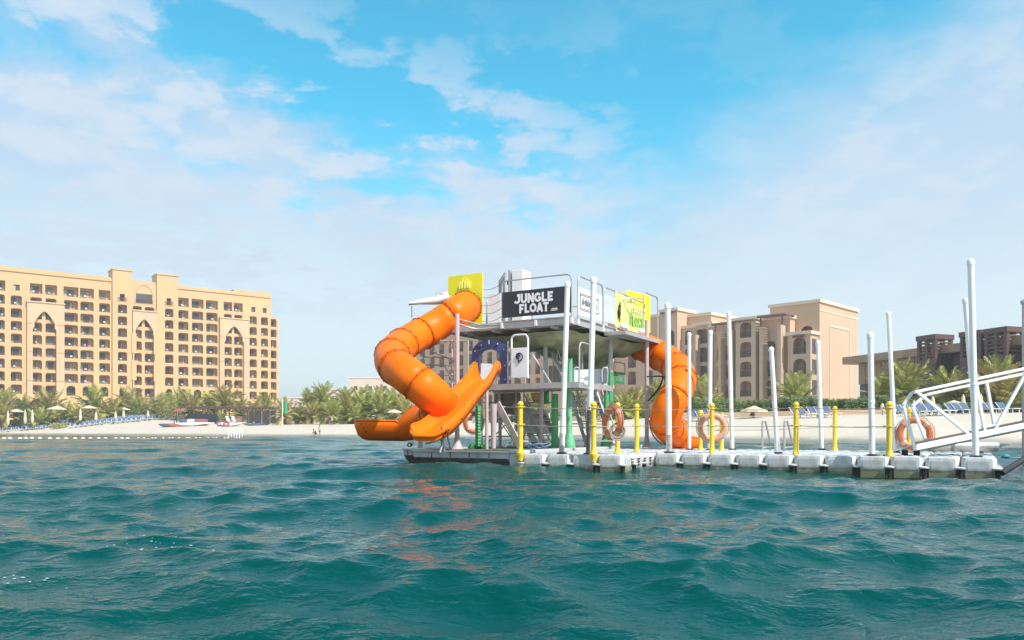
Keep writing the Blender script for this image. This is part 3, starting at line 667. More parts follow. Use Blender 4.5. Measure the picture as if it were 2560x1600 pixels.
for i in range(4): x = L1-6.5+i*1.5; r_ = MB(); lbox(r_, x, x+1.3, 2, 2.06, 0, zt-.6); LB(r_, 'glass_screen', m_glass, pg)
def low_wall(name, label, pts, h, m):
    t = MB()
    for (x0, y0), (x1, y1) in zip(pts, pts[1:]):
        z = max(landz(x0, y0), landz(x1, y1)); t.quadbox((x0, y0, landz(x0, y0)-.3), (x1, y1, landz(x1, y1)-.3), (x1, y1, z+h), (x0, y0, z+h), (.1, .35, 0))
    return tag(t.build(name, m, smooth=False), label, 'wall')
pw = lambda px, Y: (P(px, HY, Y).x, Y)
low_wall('retaining_wall', 'low sandy retaining wall under the hedge behind the white poles', [pw(1650, 76), pw(1850, 74), pw(2060, 71), pw(2215, 70)], .42, m_pink)
low_wall('garden_wall', 'low pale garden wall below the middle palm clump', [pw(800, 128), pw(990, 122)], .5, m_pinklite)
low_wall('garden_wall', 'sandy garden wall seen between the tower columns on the beach', [pw(1180, 105), pw(1500, 90)], .5, m_pinklite)

# ---------------------------------------------------------------- palms
def frond_mesh(L, droop, m, seed, nl=22, lw=.12, ll=.8):
    r = random.Random(seed); mb = MB(); N = 9; pts = []
    for i in range(N):
        t = i/(N-1); pts.append(Vector((L*(t-.10*droop*t**2.5), .12*math.sin(t*3+seed)*t, L*(.34*t-droop*.62*t*t))))
    for i in range(N-1):
        w0, w1 = .07*(1-i/N), .07*(1-(i+1)/N)+.008
        mb.add([pts[i]+Vector((0, -w0, 0)), pts[i]+Vector((0, w0, .0)), pts[i+1]+Vector((0, w1, 0)), pts[i+1]+Vector((0, -w1, 0))], [(0, 1, 2, 3)])
    for j in range(nl):
        t = .10+.90*j/(nl-1); x = t*(N-1); i = min(int(x), N-2); p = pts[i].lerp(pts[i+1], x-i); d = (pts[i+1]-pts[i]).normalized()
        ln = ll*L/3.6*math.sin(math.pi*min(1, .16+.86*t*.95))**.6*(.85+.3*r.random())
        for s_ in (-1, 1):
            dirv = (d*.62+Vector((0, s_*.78, 0))+Vector((0, 0, r.uniform(.05, .42)-.35*droop*t))).normalized()
            mid = p+dirv*ln*.55; tip = p+dirv*ln+Vector((0, 0, -.16*ln)); q = d*lw*.5
            mb.add([p-q*.8, p+q*.8, mid+q, tip, mid-q], [(0, 1, 2, 3, 4)])
    me = mb.mesh('frond', m, False); return me
FR = [[frond_mesh(3.6, dr, m, i, ) for i, dr in enumerate((.25, .55, .9, 1.25))] for m in (m_frond, m_frond2)]
def trunk_mesh(h, r=.22):
    mb = MB(); N = 12; pts = []; rs = []
    for i in range(N+1):
        t = i/N; pts.append((.12*math.sin(t*2.5), 0, h*t)); rs.append(r*(1.25-.35*t)*(1.06 if i % 2 else .94)+(.12 if t > .93 else 0))
    mb.tube(pts, rs, 8); return mb.mesh('trunk', m_trunk)
TR = {}
def palm(x, y, zc, sc, label, group, fresh=0, n=24, seed=0, erect=0.):
    r = random.Random(seed); zb = landz(x, y)-.1; h = max(1.0, zc-zb); key = round(h*2)/2
    if key not in TR: TR[key] = trunk_mesh(key)
    t = thing('palm_tree', label, 'palm tree', (x, y, zb), r.uniform(0, 6), group); inst(TR[key], 'trunk', t, (0, 0, 0), (0, 0, 0), (sc**.5, sc**.5, h/key))
    for i in range(n):
        q = (i+.5)/n; up = 1.25*(1-q)**1.0-.30+erect*.3; var = 0 if q < .25 else (1 if q < .5 else (2 if q < .8 else 3))
        inst(FR[fresh][var], 'frond', t, (.08, 0, h-.05-.25*q), (r.uniform(-.25, .25), -up-.1+r.uniform(-.12, .12), i*2.399+r.uniform(-.25, .25)), [sc*r.uniform(.85, 1.1)]*3)
    return t
lp = [(4, 1004, 168, 1.15), (12, 978, 186, 1.1), (62, 1000, 178, 1.1), (101, 1020, 165, .9), (121, 992, 180, 1.35), (168, 1008, 172, .9), (236, 986, 178, 1.35), (278, 1012, 166, 1.0), (327, 988, 182, 1.3), (352, 998, 176, 1.1), (300, 1002, 184, 1.),
      (447, 984, 176, 1.15), (480, 992, 170, 1.25), (525, 992, 178, 1.1), (563, 976, 172, 1.25), (600, 1000, 168, 1.0), (634, 1002, 170, 1.0), (664, 990, 178, 1.1), (395, 1006, 172, 1.), (200, 1016, 168, .85)]
lp.sort()
words = 'leftmost second third fourth fifth sixth seventh eighth ninth tenth eleventh twelfth thirteenth fourteenth fifteenth sixteenth seventeenth eighteenth nineteenth twentieth'.split()
for i, (px, py, Y, s_) in enumerate(lp):
    p = P(px, py, Y); near = 'the cream hotel' if px < 440 else 'the dark pergola'
    palm(p.x, Y, p.z-3.4, s_*1.2, f'{words[i]} date palm from the left, in the row before {near}', 'date palms in front of the cream hotel', i % 2, 34, i, .12)
mp_ = [(713, 1010, 132, .8, 'date palm right behind the green flag'), (773, 993, 150, 1.0, 'grey green date palm at the left edge of the middle clump'), (808, 978, 150, 1.05, 'tallest grey green palm on the left of the middle clump'), (779, 1014, 134, .85, 'short palm at the lower left of the middle clump'),
       (833, 1024, 126, 1.0, 'low arching yellow green palm above the garden wall'), (863, 985, 142, .9, 'round headed palm in the middle of the clump behind the wall'), (866, 1003, 134, .95, 'palm with a bare pale trunk in the middle of the clump'), (906, 986, 146, 1.0, 'tall blue green palm toward the right of the middle clump'),
       (913, 1008, 130, 1.1, 'low full palm toward the right of the middle clump'), (948, 972, 140, .75, 'slender palm standing highest beside the orange tube slide'), (950, 1003, 128, 1.0, 'palm directly below the slender tall one near the slide'), (985, 992, 134, 1.0, 'palm partly behind the lower bend of the orange tube slide'), (1010, 1010, 124, .9, 'palm behind the left tube slide outlet'),
       (890, 1024, 124, .7, 'small low palm over the middle garden wall'), (745, 1020, 136, .6, 'smallest palm beside the pink beach hut')]
for i, (px, py, Y, s_, l) in enumerate(mp_): p = P(px, py, Y); palm(p.x, Y, p.z-2.0, s_*1.08, l, 'palms in the clump between the hotel and the slide', (i*7) % 3 != 0, 32, 40+i, .2)
rp = [(1560, 1022, 88, .7, 'small palm behind the second white pole'), (1588, 992, 96, .85, 'green palm right of the jungle cube sign'), (1640, 972, 100, .85, 'palm seen inside the loop of the right tube slide'), (1751, 985, 92, 1.05, 'palm right of the right tube slide before the pink hotel'), (1768, 1008, 86, .8, 'low palm behind the pale orange lifebuoy'),
      (1992, 975, 92, 1.15, 'large round palm in front of the small arched tower of the pink hotel'), (2205, 965, 84, .85, 'leafy palm left of the thin leaning pole before the brown building'), (2247, 930, 92, .95, 'dark tall palm behind the thin leaning pole'), (2270, 952, 80, 1.1, 'bright spreading palm right of the thin leaning pole'), (2366, 955, 84, .95, 'round palm between the gangway and the first louvred tower'),
      (2401, 985, 78, .9, 'drooping palm seen through the gangway truss'), (2440, 1000, 76, .7, 'small palm just behind the tallest white pole'), (2503, 930, 84, 1.0, 'upper palm above the gangway handrail at far right'), (2498, 975, 74, 1.2, 'big yellow green palm under the gangway handrail at far right'), (2548, 985, 78, 1., 'palm at the right edge of the picture'), (1340, 1000, 100, .8, 'palm seen between the play tower columns'), (1455, 1005, 98, .8, 'palm behind the tower ladder stairs')]
for i, (px, py, Y, s_, l) in enumerate(rp): p = P(px, py, Y); palm(p.x, Y, p.z-1.5, s_*.98, l, 'palms along the right hand beach', i % 3 != 1, 34, 80+i, .25)
# ---------------------------------------------------------------- shrubs and hedges
def leaf_mass(cx, cy, cz, rx, ry, rz, n, size, seed, box=False):
    r = random.Random(seed); mb = MB(); bumps = [(r.uniform(-1, 1), r.uniform(-1, 1), r.uniform(.6, 1.1)) for _ in range(12)]
    for _ in range(n):
        while True:
            x, y, z = r.uniform(-1, 1), r.uniform(-1, 1), r.uniform(-1, 1)
            lim = 1.15-.35*min(math.hypot(x-b[0], y-b[1])*b[2] for b in bumps)
            if (box and z < lim*.9) or (not box and x*x+y*y+z*z < lim*.95 and x*x+y*y+z*z > .25): break
        c = Vector((cx+x*rx, cy+y*ry, cz+z*rz)); a = Vector((r.gauss(0, 1), r.gauss(0, 1), r.gauss(0, 1))).normalized(); b = a.orthogonal().normalized(); s_ = size*r.uniform(.6, 1.3)
        mb.add([c-a*s_, c-b*s_*.4, c+a*s_, c+b*s_*.4], [(0, 1, 2, 3)])
    return mb
def shrub(name, label, px, Y, wpx, hpx, seed, m=m_leaf, box=False, cat='shrub', stem=True, n=None, base=None, group=None):
    p = gpt(px, Y); w_ = wpx*Y/F/2; h_ = hpx*Y/F/2; t = thing(name, label, cat, p, 0, group)
    leaf_mass(p.x, Y, p.z+h_*(1 if box else 1.15), w_, min(w_, 1.6), h_, n or int(500+120*w_*h_), .17, seed, box).build('foliage', m, t, smooth=False, recalc=False)
    if stem: MB().tube([(p.x, Y, p.z-.2), (p.x+.1, Y, p.z+h_)], [.12, .05], 6).build('stem', m_wood, t)
    return t
shrub('round_tree', 'round dense green tree among the palms left of the pergola', 415, 160, 62, 66, 1, m_frond2, cat='tree', n=2600)
shrub('round_tree', 'dark leafy tree between two palms at far left', 55, 170, 40, 66, 2, m_leaf, cat='tree', n=2000)
shrub('bush', 'bright yellow green bush behind the loungers at far left', 148, 158, 34, 14, 3, m_frond2, box=True)
shrub('dark_tree', 'dark tree filling the gap in the middle palm clump', 880, 150, 60, 62, 4, m_leaf, cat='tree', n=2600)
shrub('dark_tree', 'dark tree at the left of the middle palm clump', 790, 155, 60, 40, 14, m_leaf, cat='tree', n=2000)
shrub('dark_tree', 'dark tree behind the left tube slide', 965, 146, 70, 60, 15, m_leaf, cat='tree', n=2400)
hd = [(1690, 78, 90), (1790, 76, 100), (1865, 75, 70), (1930, 74, 72), (1998, 73, 72), (2066, 72, 74), (2138, 71, 76), (2195, 71, 50)]
for i, (px, Y, wp) in enumerate(hd): shrub('hedge', f'{["leftmost","second","third","fourth","fifth","sixth","seventh","rightmost"][i]} length of flowering hedge on the retaining wall behind the white poles', px, Y+1.2, wp, 40+8*(i % 3 == 1), 20+i, m_leaf, True, 'hedge', False, 1900, group='hedge behind the white poles')
for i, (px, Y, wp, hp, l) in enumerate([(2330, 76, 90, 20, 'dark bush behind the blue loungers under the gangway'), (2440, 74, 100, 26, 'leafy bush behind the tallest white pole'), (2535, 66, 50, 24, 'yellow green bush at the right edge behind the gangway'), (1570, 92, 120, 24, 'bush behind the yellow posts near the green column'), (1420, 96, 120, 18, 'bush between the tower columns on the beach'), (1290, 100, 130, 18, 'bush behind the tower stairs on the beach'), (930, 126, 130, 12, 'low hedge behind the middle garden wall'), (850, 130, 60, 12, 'low hedge left of the arching palm'), (2240, 74, 70, 22, 'bush left of the gangway end'),
                                 (20, 172, 60, 24, 'leafy understorey at the left edge'), (110, 172, 90, 26, 'leafy understorey behind the second lounger cluster'), (215, 172, 110, 26, 'leafy understorey behind the third lounger cluster'), (330, 170, 110, 26, 'leafy understorey behind the fourth lounger cluster'), (500, 158, 140, 16, 'low shrubs inside the dark pergola')]): shrub('bush', l, px, Y, wp, hp, 50+i, m_leaf, True, 'bush', False, 2000)

# ---------------------------------------------------------------- beach furniture
def make_lounger():
    t = thing('sun_lounger', 'x', 'sun lounger', (0, 0, 0)); f = MB()
    for s_ in (-.33, .33): f.beam((s_, -.95, .32), (s_, .45, .32), .05, .06); f.beam((s_, .45, .32), (s_*.95, .98, .86), .05, .06)
    for x, y in ((-.3, -.8), (.3, -.8), (-.3, .4), (.3, .4)): f.beam((x, y, 0), (x, y, .3), .05)
    f.beam((-.33, -.95, .32), (.33, -.95, .32), .05); f.beam((-.31, .98, .86), (.31, .98, .86), .05); f.build('frame', m_white, t, smooth=False)
    MB().quadbox((-.3, -.92, .36), (.3, -.92, .36), (.3, .44, .36), (-.3, .44, .36), (0, 0, .02)).build('seat', m_lblue, t, smooth=False)
    MB().quadbox((-.3, .46, .38), (.3, .46, .38), (.29, .95, .87), (-.29, .95, .87), (0, -.02, .02)).build('backrest', m_lblue, t, smooth=False); return t
LG = make_lounger(); used = [False]
def lounger(x, y, rz, label, group):
    z = landz(x, y)+.02
    if not used[0]:
        used[0] = True; LG.location = (x, y, z); LG.rotation_euler = (0, 0, rz); LG['label'] = label; LG['group'] = group; return LG
    return place(LG, (x, y, z), rz, label, group)
G_ = 'blue loungers on the sand before the cream hotel'
def cluster(p0, p1, Y0, rows_, label, gap=.92, dx_=0, rz=.35, grp=G_):
    for r_ in range(rows_):
        Y = Y0+r_*2.5; x0, x1 = P(p0, HY, Y0).x+r_*1.2, P(p1, HY, Y0).x+r_*1.2; n = max(1, int((x1-x0)/gap))
        for i in range(n): lounger(x0+(x1-x0)*(i+.5)/n, Y+random.uniform(-.15, .15), rz+random.uniform(-.08, .08), f'{NUM[i]} from left, {("front", "second", "third", "fourth", "back")[r_]} row, '+label, grp)
cluster(-14, 28, 160, 4, 'blue lounger cluster at the left edge')
cluster(52, 114, 161, 4, 'blue loungers of the second cluster')
cluster(172, 262, 156, 5, 'blue loungers of the densest cluster')
cluster(278, 352, 156, 5, 'blue loungers of the fourth cluster')
cluster(356, 412, 161, 3, 'blue loungers beside the round tree')
def row(pxs, Y, py, label, rz=.3, grp='blue loungers on the right hand beach'):
    for i, px in enumerate(pxs): x = P(px, HY, Y).x; lounger(x, Y, rz+random.uniform(-.15, .15), ('leftmost' if i == 0 else ('rightmost' if i == len(pxs)-1 else ('second', 'third', 'fourth', 'fifth')[i-1]+' from left'))+' '+label, grp)
row([1745, 1760, 1775, 1792], 70, 0, 'blue lounger at the foot of the wall behind the pale orange lifebuoy')
row([2002, 2017], 62, 0, 'of two blue loungers together right of the slanting handrails', .25)
row([2043, 2062, 2078], 62, 0, 'of three blue loungers together below the rightmost hedges', .25)
row([2251, 2283, 2299, 2316, 2342, 2360], 60, 0, 'blue lounger in the front row behind the gangway end', .25)
row([2393, 2409, 2425, 2470, 2492, 2520], 64, 0, 'blue lounger seen through the gangway truss at far right', .25)
row([2262, 2290, 2320, 2350], 64, 0, 'blue lounger in the second row behind the gangway end', .25)
def umb_open(px, pyt, Y, wpx, label, grp=None):
    g = gpt(px, Y); zt = HC+(HY-pyt)*Y/F; rr = wpx*Y/F/2; t = thing('parasol', label, 'parasol', g, 0, grp)
    MB().tube([g, (g.x, Y, zt)], .04, 6).build('pole', m_wood, t); mb = MB(); h_ = rr*.36
    vs = [(g.x, Y, zt)]+[(g.x+rr*math.cos(R(45*i)), Y+rr*math.sin(R(45*i)), zt-h_) for i in range(8)]+[(g.x+rr*math.cos(R(45*i)), Y+rr*math.sin(R(45*i)), zt-h_-.16) for i in range(8)]
    mb.add(vs, [(0, 1+i, 1+(i+1) % 8) for i in range(8)]+[(1+i, 9+i, 9+(i+1) % 8, 1+(i+1) % 8) for i in range(8)]); mb.build('canopy', m_umb, t, smooth=False)
    MB().lathe((g.x, Y, zt), [(0.03, 0), (.06, .08), (0, .16)], 6).build('finial', m_wood, t)
for a in [(41, 1022, 168, 36, 'open cream parasol at far left above the first loungers'), (142, 1014, 164, 46, 'open cream parasol before the second lounger cluster palms'), (223, 1013, 164, 36, 'open cream parasol above the densest lounger cluster'), (986, 1023, 112, 36, 'open cream parasol left of the orange slide outlet'), (310, 1018, 168, 30, 'open cream parasol under the palms above the fourth cluster')]: umb_open(*a, 'open cream parasols on the left hand beach')
for a in [(1885, 1014, 68, 68, 'large open cream parasol standing on the sand between white poles'), (2030, 1000, 84, 36, 'open parasol left of the thick pale pole behind the hedge'), (2065, 1003, 84, 40, 'open parasol just right of the pale pole behind the hedge'), (2104, 1005, 84, 44, 'rightmost open parasol in the row behind the hedge'), (2384, 1000, 74, 36, 'small open parasol seen through the gangway truss')]: umb_open(*a, 'open cream parasols on the right hand beach')
umb_open(1888, 1030, 67.2, 16, 'small dark closed looking parasol below the large open one') if False else None
def umb_closed(px, pyt, Y, label, grp, m=m_umb, wd=.17):
    g = gpt(px, Y); zt = HC+(HY-pyt)*Y/F; t = thing('closed_parasol', label, 'parasol', g, 0, grp); h_ = zt-g.z
    MB().tube([g, (g.x, Y, zt)], .035, 6).build('pole', m_wood, t); MB().lathe((g.x, Y, g.z), [(.04, h_*.30), (wd*.9, h_*.36), (wd*1.1, h_*.55), (wd*.75, h_*.72), (wd*.8, h_*.80), (.04, h_)], 8).build('canopy', m, t)
for px, py, Y, l in [(20, 1026, 160, 'closed cream parasol at the left edge of the beach'), (63, 1023, 161, 'closed parasol left in the pair over the second lounger cluster'), (81, 1023, 161, 'closed parasol right in the pair over the second lounger cluster'), (201, 1020, 156, 'closed parasol at the left of the densest lounger cluster'), (240, 1029, 157, 'closed parasol at the right of the densest lounger cluster'), (289, 1028, 157, 'closed parasol at the left of the fourth lounger cluster'), (309, 1024, 158, 'closed parasol at the right of the fourth lounger cluster'), (370, 1026, 160, 'closed parasol by the round green tree')]: umb_closed(px, py, Y, l, 'closed parasols among the left hand loungers', wd=.28)
for px, py, Y, l in [(2141, 996, 78, 'taller closed parasol left of the gangway behind the hedge'), (2122, 1008, 78, 'shorter closed parasol left of the taller one behind the hedge'), (2206, 1008, 66, 'closed parasol beside the yellow post by the gangway'), (2285, 1000, 66, 'closed parasol left behind the gangway end frame'), (2302, 1000, 66, 'closed parasol right behind the gangway end frame'), (2332, 990, 68, 'closed parasol behind the first gangway diagonal'), (2408, 986, 70, 'closed parasol left of the tallest white pole'), (2452, 984, 70, 'closed parasol right of the tallest white pole')]: umb_closed(px, py, Y, l, 'closed parasols on the right hand beach', wd=.2)
umb_closed(1881, 1030, 67.4, 'dark closed parasol wrapped in brown under the large open one', None, m_timber, .22)

def person(px, Y, hgt, pose, label, mt=m_cloth, rz=0.):
    p = gpt(px, Y); t = thing('person', label, 'person', p, rz); s_ = hgt/1.75
    if pose == 'stand': J = {'pel': (0, 0, .93, .15), 'chest': (0, 0, 1.28, .17), 'neck': (0, 0, 1.48, .065), 'head': (0, -.01, 1.60, .105), 'top': (0, 0, 1.70, .09), 'sl': (-.2, 0, 1.40, .07), 'el': (-.27, .02, 1.12, .05), 'hl': (-.26, -.06, .86, .04), 'sr': (.2, 0, 1.40, .07), 'er': (.28, -.02, 1.13, .05), 'hr': (.25, -.12, .88, .04), 'kl': (-.11, -.03, .50, .075), 'fl': (-.12, .02, .08, .05), 'tl': (-.12, -.14, .04, .045), 'kr': (.11, .0, .50, .075), 'fr': (.14, .05, .08, .05), 'tr': (.14, -.11, .04, .045)}
    else: J = {'pel': (0, .12, .30, .15), 'chest': (0, -.12, .62, .17), 'neck': (0, -.22, .78, .065), 'head': (0, -.29, .88, .105), 'top': (0, -.31, .97, .09), 'sl': (-.2, -.14, .70, .07), 'el': (-.25, -.34, .48, .05), 'hl': (-.18, -.48, .25, .04), 'sr': (.2, -.14, .70, .07), 'er': (.25, -.34, .48, .05), 'hr': (.16, -.5, .25, .04), 'kl': (-.16, -.32, .46, .075), 'fl': (-.13, -.06, .08, .05), 'tl': (-.13, -.22, .04, .045), 'kr': (.16, -.32, .46, .075), 'fr': (.13, -.06, .08, .05), 'tr': (.13, -.22, .04, .045)}
    E = [('pel', 'chest'), ('chest', 'neck'), ('neck', 'head'), ('head', 'top'), ('chest', 'sl'), ('sl', 'el'), ('el', 'hl'), ('chest', 'sr'), ('sr', 'er'), ('er', 'hr'), ('pel', 'kl'), ('kl', 'fl'), ('fl', 'tl'), ('pel', 'kr'), ('kr', 'fr'), ('fr', 'tr')]
    ks = list(J); me = bpy.data.meshes.new('body'); me.from_pydata([tuple(c*s_ for c in J[k][:3]) for k in ks], [(ks.index(a), ks.index(b)) for a, b in E], [])
    o = bpy.data.objects.new('body', me); COL.objects.link(o); o.parent = t; sm = o.modifiers.new('skin', 'SKIN')
    for i, k in enumerate(ks): me.skin_vertices[0].data[i].radius = (J[k][3]*s_,)*2
    me.skin_vertices[0].data[0].use_root = True; sb = o.modifiers.new('sub', 'SUBSURF'); sb.levels = 1; sb.render_levels = 1; me.materials.append(m_skin); sm.use_smooth_shade = True
    c = Vector(J['chest'][:3])*s_; q = Vector(J['pel'][:3])*s_; h_ = Vector(J['top'][:3])*s_; M = WM[t.name]
    MB().tube([M @ (q-(c-q)*.25), M @ q, M @ c, M @ (c+(c-q)*.22)], [.19*s_, .185*s_, .215*s_, .16*s_], 10).build('clothing', mt, t)
    MB().sphere(M @ (h_+Vector((0, .02, -.03))*s_), .115*s_, 10, 6).build('hair', m_hair, t)
    if pose == 'stand':
        mb = MB()
        for s2 in (-1, 1): mb.tube([M @ Vector((s2*.08*s_, 0, .9*s_)), M @ Vector((s2*.11*s_, 0, .52*s_))], [.11*s_, .1*s_], 8)
        mb.build('shorts', m_cloth, t)
person(799, 93, 1.15, 'stand', 'child standing at the water edge in dark shorts facing a crouching companion', m_cloth2, 1.2)
person(788, 93, 1.25, 'crouch', 'person crouching in dark clothes on the sand at the water edge', m_cloth, -1.4)
person(825, 118, 1.6, 'stand', 'distant person in dark clothes standing by the garden wall', m_cloth)
person(829, 119, 1.5, 'stand', 'distant person in pale clothes beside the one by the garden wall', m_cloth2)
# flag
g = gpt(706, 128); t = thing('beach_flag', 'plain green beach flag on a white pole beside the beach hut', 'flag', g)
zt = HC+(HY-996)*128/F; MB().tube([g, (g.x, g.y, zt)], .07, 6).build('pole', m_white, t)
fl = MB(); N = 8; W_ = 22*128/F
for j in range(2):
    for i in range(N+1): fl.v.append(Vector((g.x+.05+W_*i/N*.5, g.y+.12*math.sin(i*.9), zt-.2-j*2.0-.05*i)))
fl.f = [(i, i+1, N+2+i, N+1+i) for i in range(N)]; fl.build('flag_cloth', m_green, t)
# inflatables and boats drawn up on the sand
def kayak(px, Y, L, label, m, rz, cat='kayak', r=.38, zoff=.0):
    g = gpt(px, Y); t = thing(cat, label, cat.replace('_', ' '), g, rz); M = WM[t.name]; pts, rs = [], []
    for i in range(13): q = i/12*2-1; pts.append(M @ Vector((q*L/2, 0, r*.6+.28*q*q+zoff))); rs.append(max(.03, r*(1-abs(q)**2.6)))
    MB().tube(pts, rs, 10).build('hull', m, t); MB().torus(M @ Vector((0, 0, r*1.35+zoff)), (0, 0, 1), r*.55, .05, 14, 6).build('cockpit_rim', m_blackr, t)
kayak(422, 138, 3.6, 'dark kayak at the left end of the boats on the sand', m_navy, .1); kayak(440, 137, 3.2, 'brownish red kayak beside the dark one on the sand', m_red, .2)
kayak(635, 132, 4.2, 'long flat dark board lying right of the stacked red craft', m_navy, .12, 'kayak', .2); kayak(652, 133, 3.4, 'second flat board lying at the right end of the beach boats', m_timber, .15, 'kayak', .2)
g = gpt(485, 138); t = thing('banana_boat', 'fat inflatable boat in navy, white and red segments on the sand', 'inflatable boat', g); zc = g.z+.85
for x0, x1, m in ((-2.4, -1.0, m_navy), (-.99, .2, m_white), (.21, 2.3, m_red)): MB().tube([(g.x+x0, g.y, zc-.25), (g.x+x0*.5+x1*.5, g.y, zc-.25), (g.x+x1, g.y, zc-.21)], [.55, .62, .5], 14).build('segment', m, t)
for s_ in (-1, 1): MB().tube([(g.x-2.8, g.y+s_*.95, g.z+.3), (g.x, g.y+s_*1.0, g.z+.28), (g.x+3.2, g.y+s_*.9, g.z+.5)], [.22, .3, .1], 10).build('side_tube', m_white, t)
g = gpt(505, 146); t = thing('jet_ski_trailer', 'dark covered craft parked behind the inflatable boat', 'boat', g); M = WM[t.name]
MB().add([M @ Vector(v) for v in ((-3, -1, .5), (3, -1, .5), (3, 1, .5), (-3, 1, .5), (-2.2, -.8, 1.9), (2.4, -.7, 1.7), (2.4, .7, 1.7), (-2.2, .8, 1.9), (-2.6, -.8, 0), (2.6, -.8, 0), (2.6, .8, 0), (-2.6, .8, 0))], [(0, 1, 5, 4), (1, 2, 6, 5), (2, 3, 7, 6), (3, 0, 4, 7), (4, 5, 6, 7), (0, 8, 9, 1), (1, 9, 10, 2), (2, 10, 11, 3), (3, 11, 8, 0), (8, 11, 10, 9)]).build('cover', m_blackr, t, smooth=False)
for x in (-1.8, 1.8): MB().tube([M @ Vector((x, -1.1, .3)), M @ Vector((x, -.85, .3))], .32, 12).build('wheel', m_blackr, t)
g = gpt(448, 142); t = thing('lifeguard_stand', 'small red topped wooden stand behind the kayaks', 'stand', g); M = WM[t.name]
for x in (-.7, .7):
    for y in (-.5, .5): MB().beam(M @ Vector((x, y, 0)), M @ Vector((x, y, 2.4)), .12).build('leg', m_timber, t, smooth=False)
MB().box(M @ Vector((0, 0, 1.3)), (1.7, 1.3, .12)).build('platform', m_timber, t, smooth=False); MB().add([M @ Vector(v) for v in ((-1.1, -.9, 2.4), (1.1, -.9, 2.4), (1.1, .9, 2.4), (-1.1, .9, 2.4), (0, 0, 3.0))], [(0, 1, 4), (1, 2, 4), (2, 3, 4), (3, 0, 4), (0, 3, 2, 1)]).build('roof', m_red, t, smooth=False)
g = gpt(580, 132); t = thing('pedal_boat', 'white and red pedal boat with raised white backs pulled up on the sand', 'pedal boat', g); M = WM[t.name]
for s_ in (-.6, .6): MB().tube([M @ Vector((-1.6, s_, .4)), M @ Vector((0, s_, .32)), M @ Vector((1.7, s_, .5))], [.25, .33, .12], 10).build('float', m_white, t)
MB().box(M @ Vector((0, 0, .62)), (2.2, 1.5, .14)).build('deck', m_red, t, bevel=.03)
for x, a in ((-.7, -.35), (.3, -.35)): MB().box(M @ Vector((x, 0, 1.15)), (.12, 1.2, 1.1), m=Matrix.Rotation(a, 4, 'Y')).build('seat_back', m_white, t, bevel=.04)
MB().torus(M @ Vector((1.25, -.3, 1.15)), (.2, -1, 0), .42, .12, 20, 8).build('ring', m_red, t)
for i in range(3):
    g = gpt(548+i*9, 133-i); t = thing('swim_ring', ('left','middle','right')[i]+' red swim ring leaning together beside the pedal boat', 'swim ring', g, 0, 'red swim rings beside the pedal boat')
    MB().torus((g.x, g.y, g.z+.5), (.2*i-.2, -1, .3), .38, .13, 18, 8).build('ring_tube', m_red, t)
for i in range(6):                                                        # white post row at the water edge
    px = 568+i*6.8; g = Vector((P(px, HY, 96).x, 96, 0)); zt = HC+(HY-1070)*96/F
    t = MB().tube([(g.x+.18, 96, -.4), (g.x, 96.4, zt)], .05, 8).build('mooring_post', m_whitep)
    tag(t, f'{words[i] if i else "leftmost"} white slanted post in the row of six at the water edge', 'post', 'six white posts at the water edge')
for i in range(36):                                                       # white buoy line
    px = (4+i*20+random.uniform(-7, 7)) if i < 17 else 350+(i-17)*14+random.uniform(-5, 5); Y = 116-34*max(0, (px-60))/640+random.uniform(-1, 1); Y = min(Y, 104+0*px)
    if px < 330: Y = 68+random.uniform(-2, 2)
    else: Y = 74
    o = MB().sphere((P(px, HY, Y).x, Y, .02), .13 if px < 340 else .075, 8, 6, (1.5, 1, .8)).build('swim_buoy', m_white)
    tag(o, f'{NUM[i]} small white float from the left on the swimming line off the beach', 'buoy', 'white floats of the swimming line')

# ---------------------------------------------------------------- floating dock
AX = R(-30); U = Vector((math.cos(AX), math.sin(AX), 0)); V = Vector((-math.sin(AX), math.cos(AX), 0)); ZV = Vector((0, 0, 1))
D0 = Vector((1.9, 13.6, 0)); DZ = .24
def D(u, v, z=0.): return D0+U*u+V*v+ZV*z
dock = thing('floating_dock', 'light grey modular plastic dock of square floats joined by black pins', 'dock', D0, AX)
cb = MB(); S_ = .238; c_ = .055; zt_, zb_ = DZ, -.14                       # one float: chamfered plan, rounded top edge
def ring(s_, c, z): return [(s_-c, -s_, z), (s_, -s_+c, z), (s_, s_-c, z), (s_-c, s_, z), (-s_+c, s_, z), (-s_, s_-c, z), (-s_, -s_+c, z), (-s_+c, -s_, z)]
vs = ring(S_-.02, c_, zb_)+ring(S_, c_, zb_+.03)+ring(S_, c_, zt_-.035)+ring(S_-.010, c_, zt_-.010)+ring(S_-.035, c_-.01, zt_)
cb.add(vs, [tuple(range(7, -1, -1)), tuple(range(32, 40))]+[(r_*8+i, r_*8+(i+1) % 8, (r_+1)*8+(i+1) % 8, (r_+1)*8+i) for r_ in range(4) for i in range(8)])
for i in (-1, 1):                                                          # shallow raised ribs on the top
    lbox(cb, i*.1-.03, i*.1+.03, -.16, .16, zt_+.001, zt_+.007)
for sx, sy in ((1, 0), (-1, 0), (0, 1), (0, -1)):                          # recessed look: raised side panels
    if sx: lbox(cb, sx*S_-(.0 if sx > 0 else .008), sx*S_+(.008 if sx > 0 else 0), -.15, .15, .03, zt_-.06)
    else: lbox(cb, -.15, .15, sy*S_-(.0 if sy > 0 else .008), sy*S_+(.008 if sy > 0 else 0), .03, zt_-.06)
ME_FL = cb.mesh('float_cube', m_greyfl, True, ang=30)
cells = [(i, j) for i in range(-4, 0) for j in range(0, 11)]+[(i, j) for i in range(0, 11) for j in range(3, 11)]
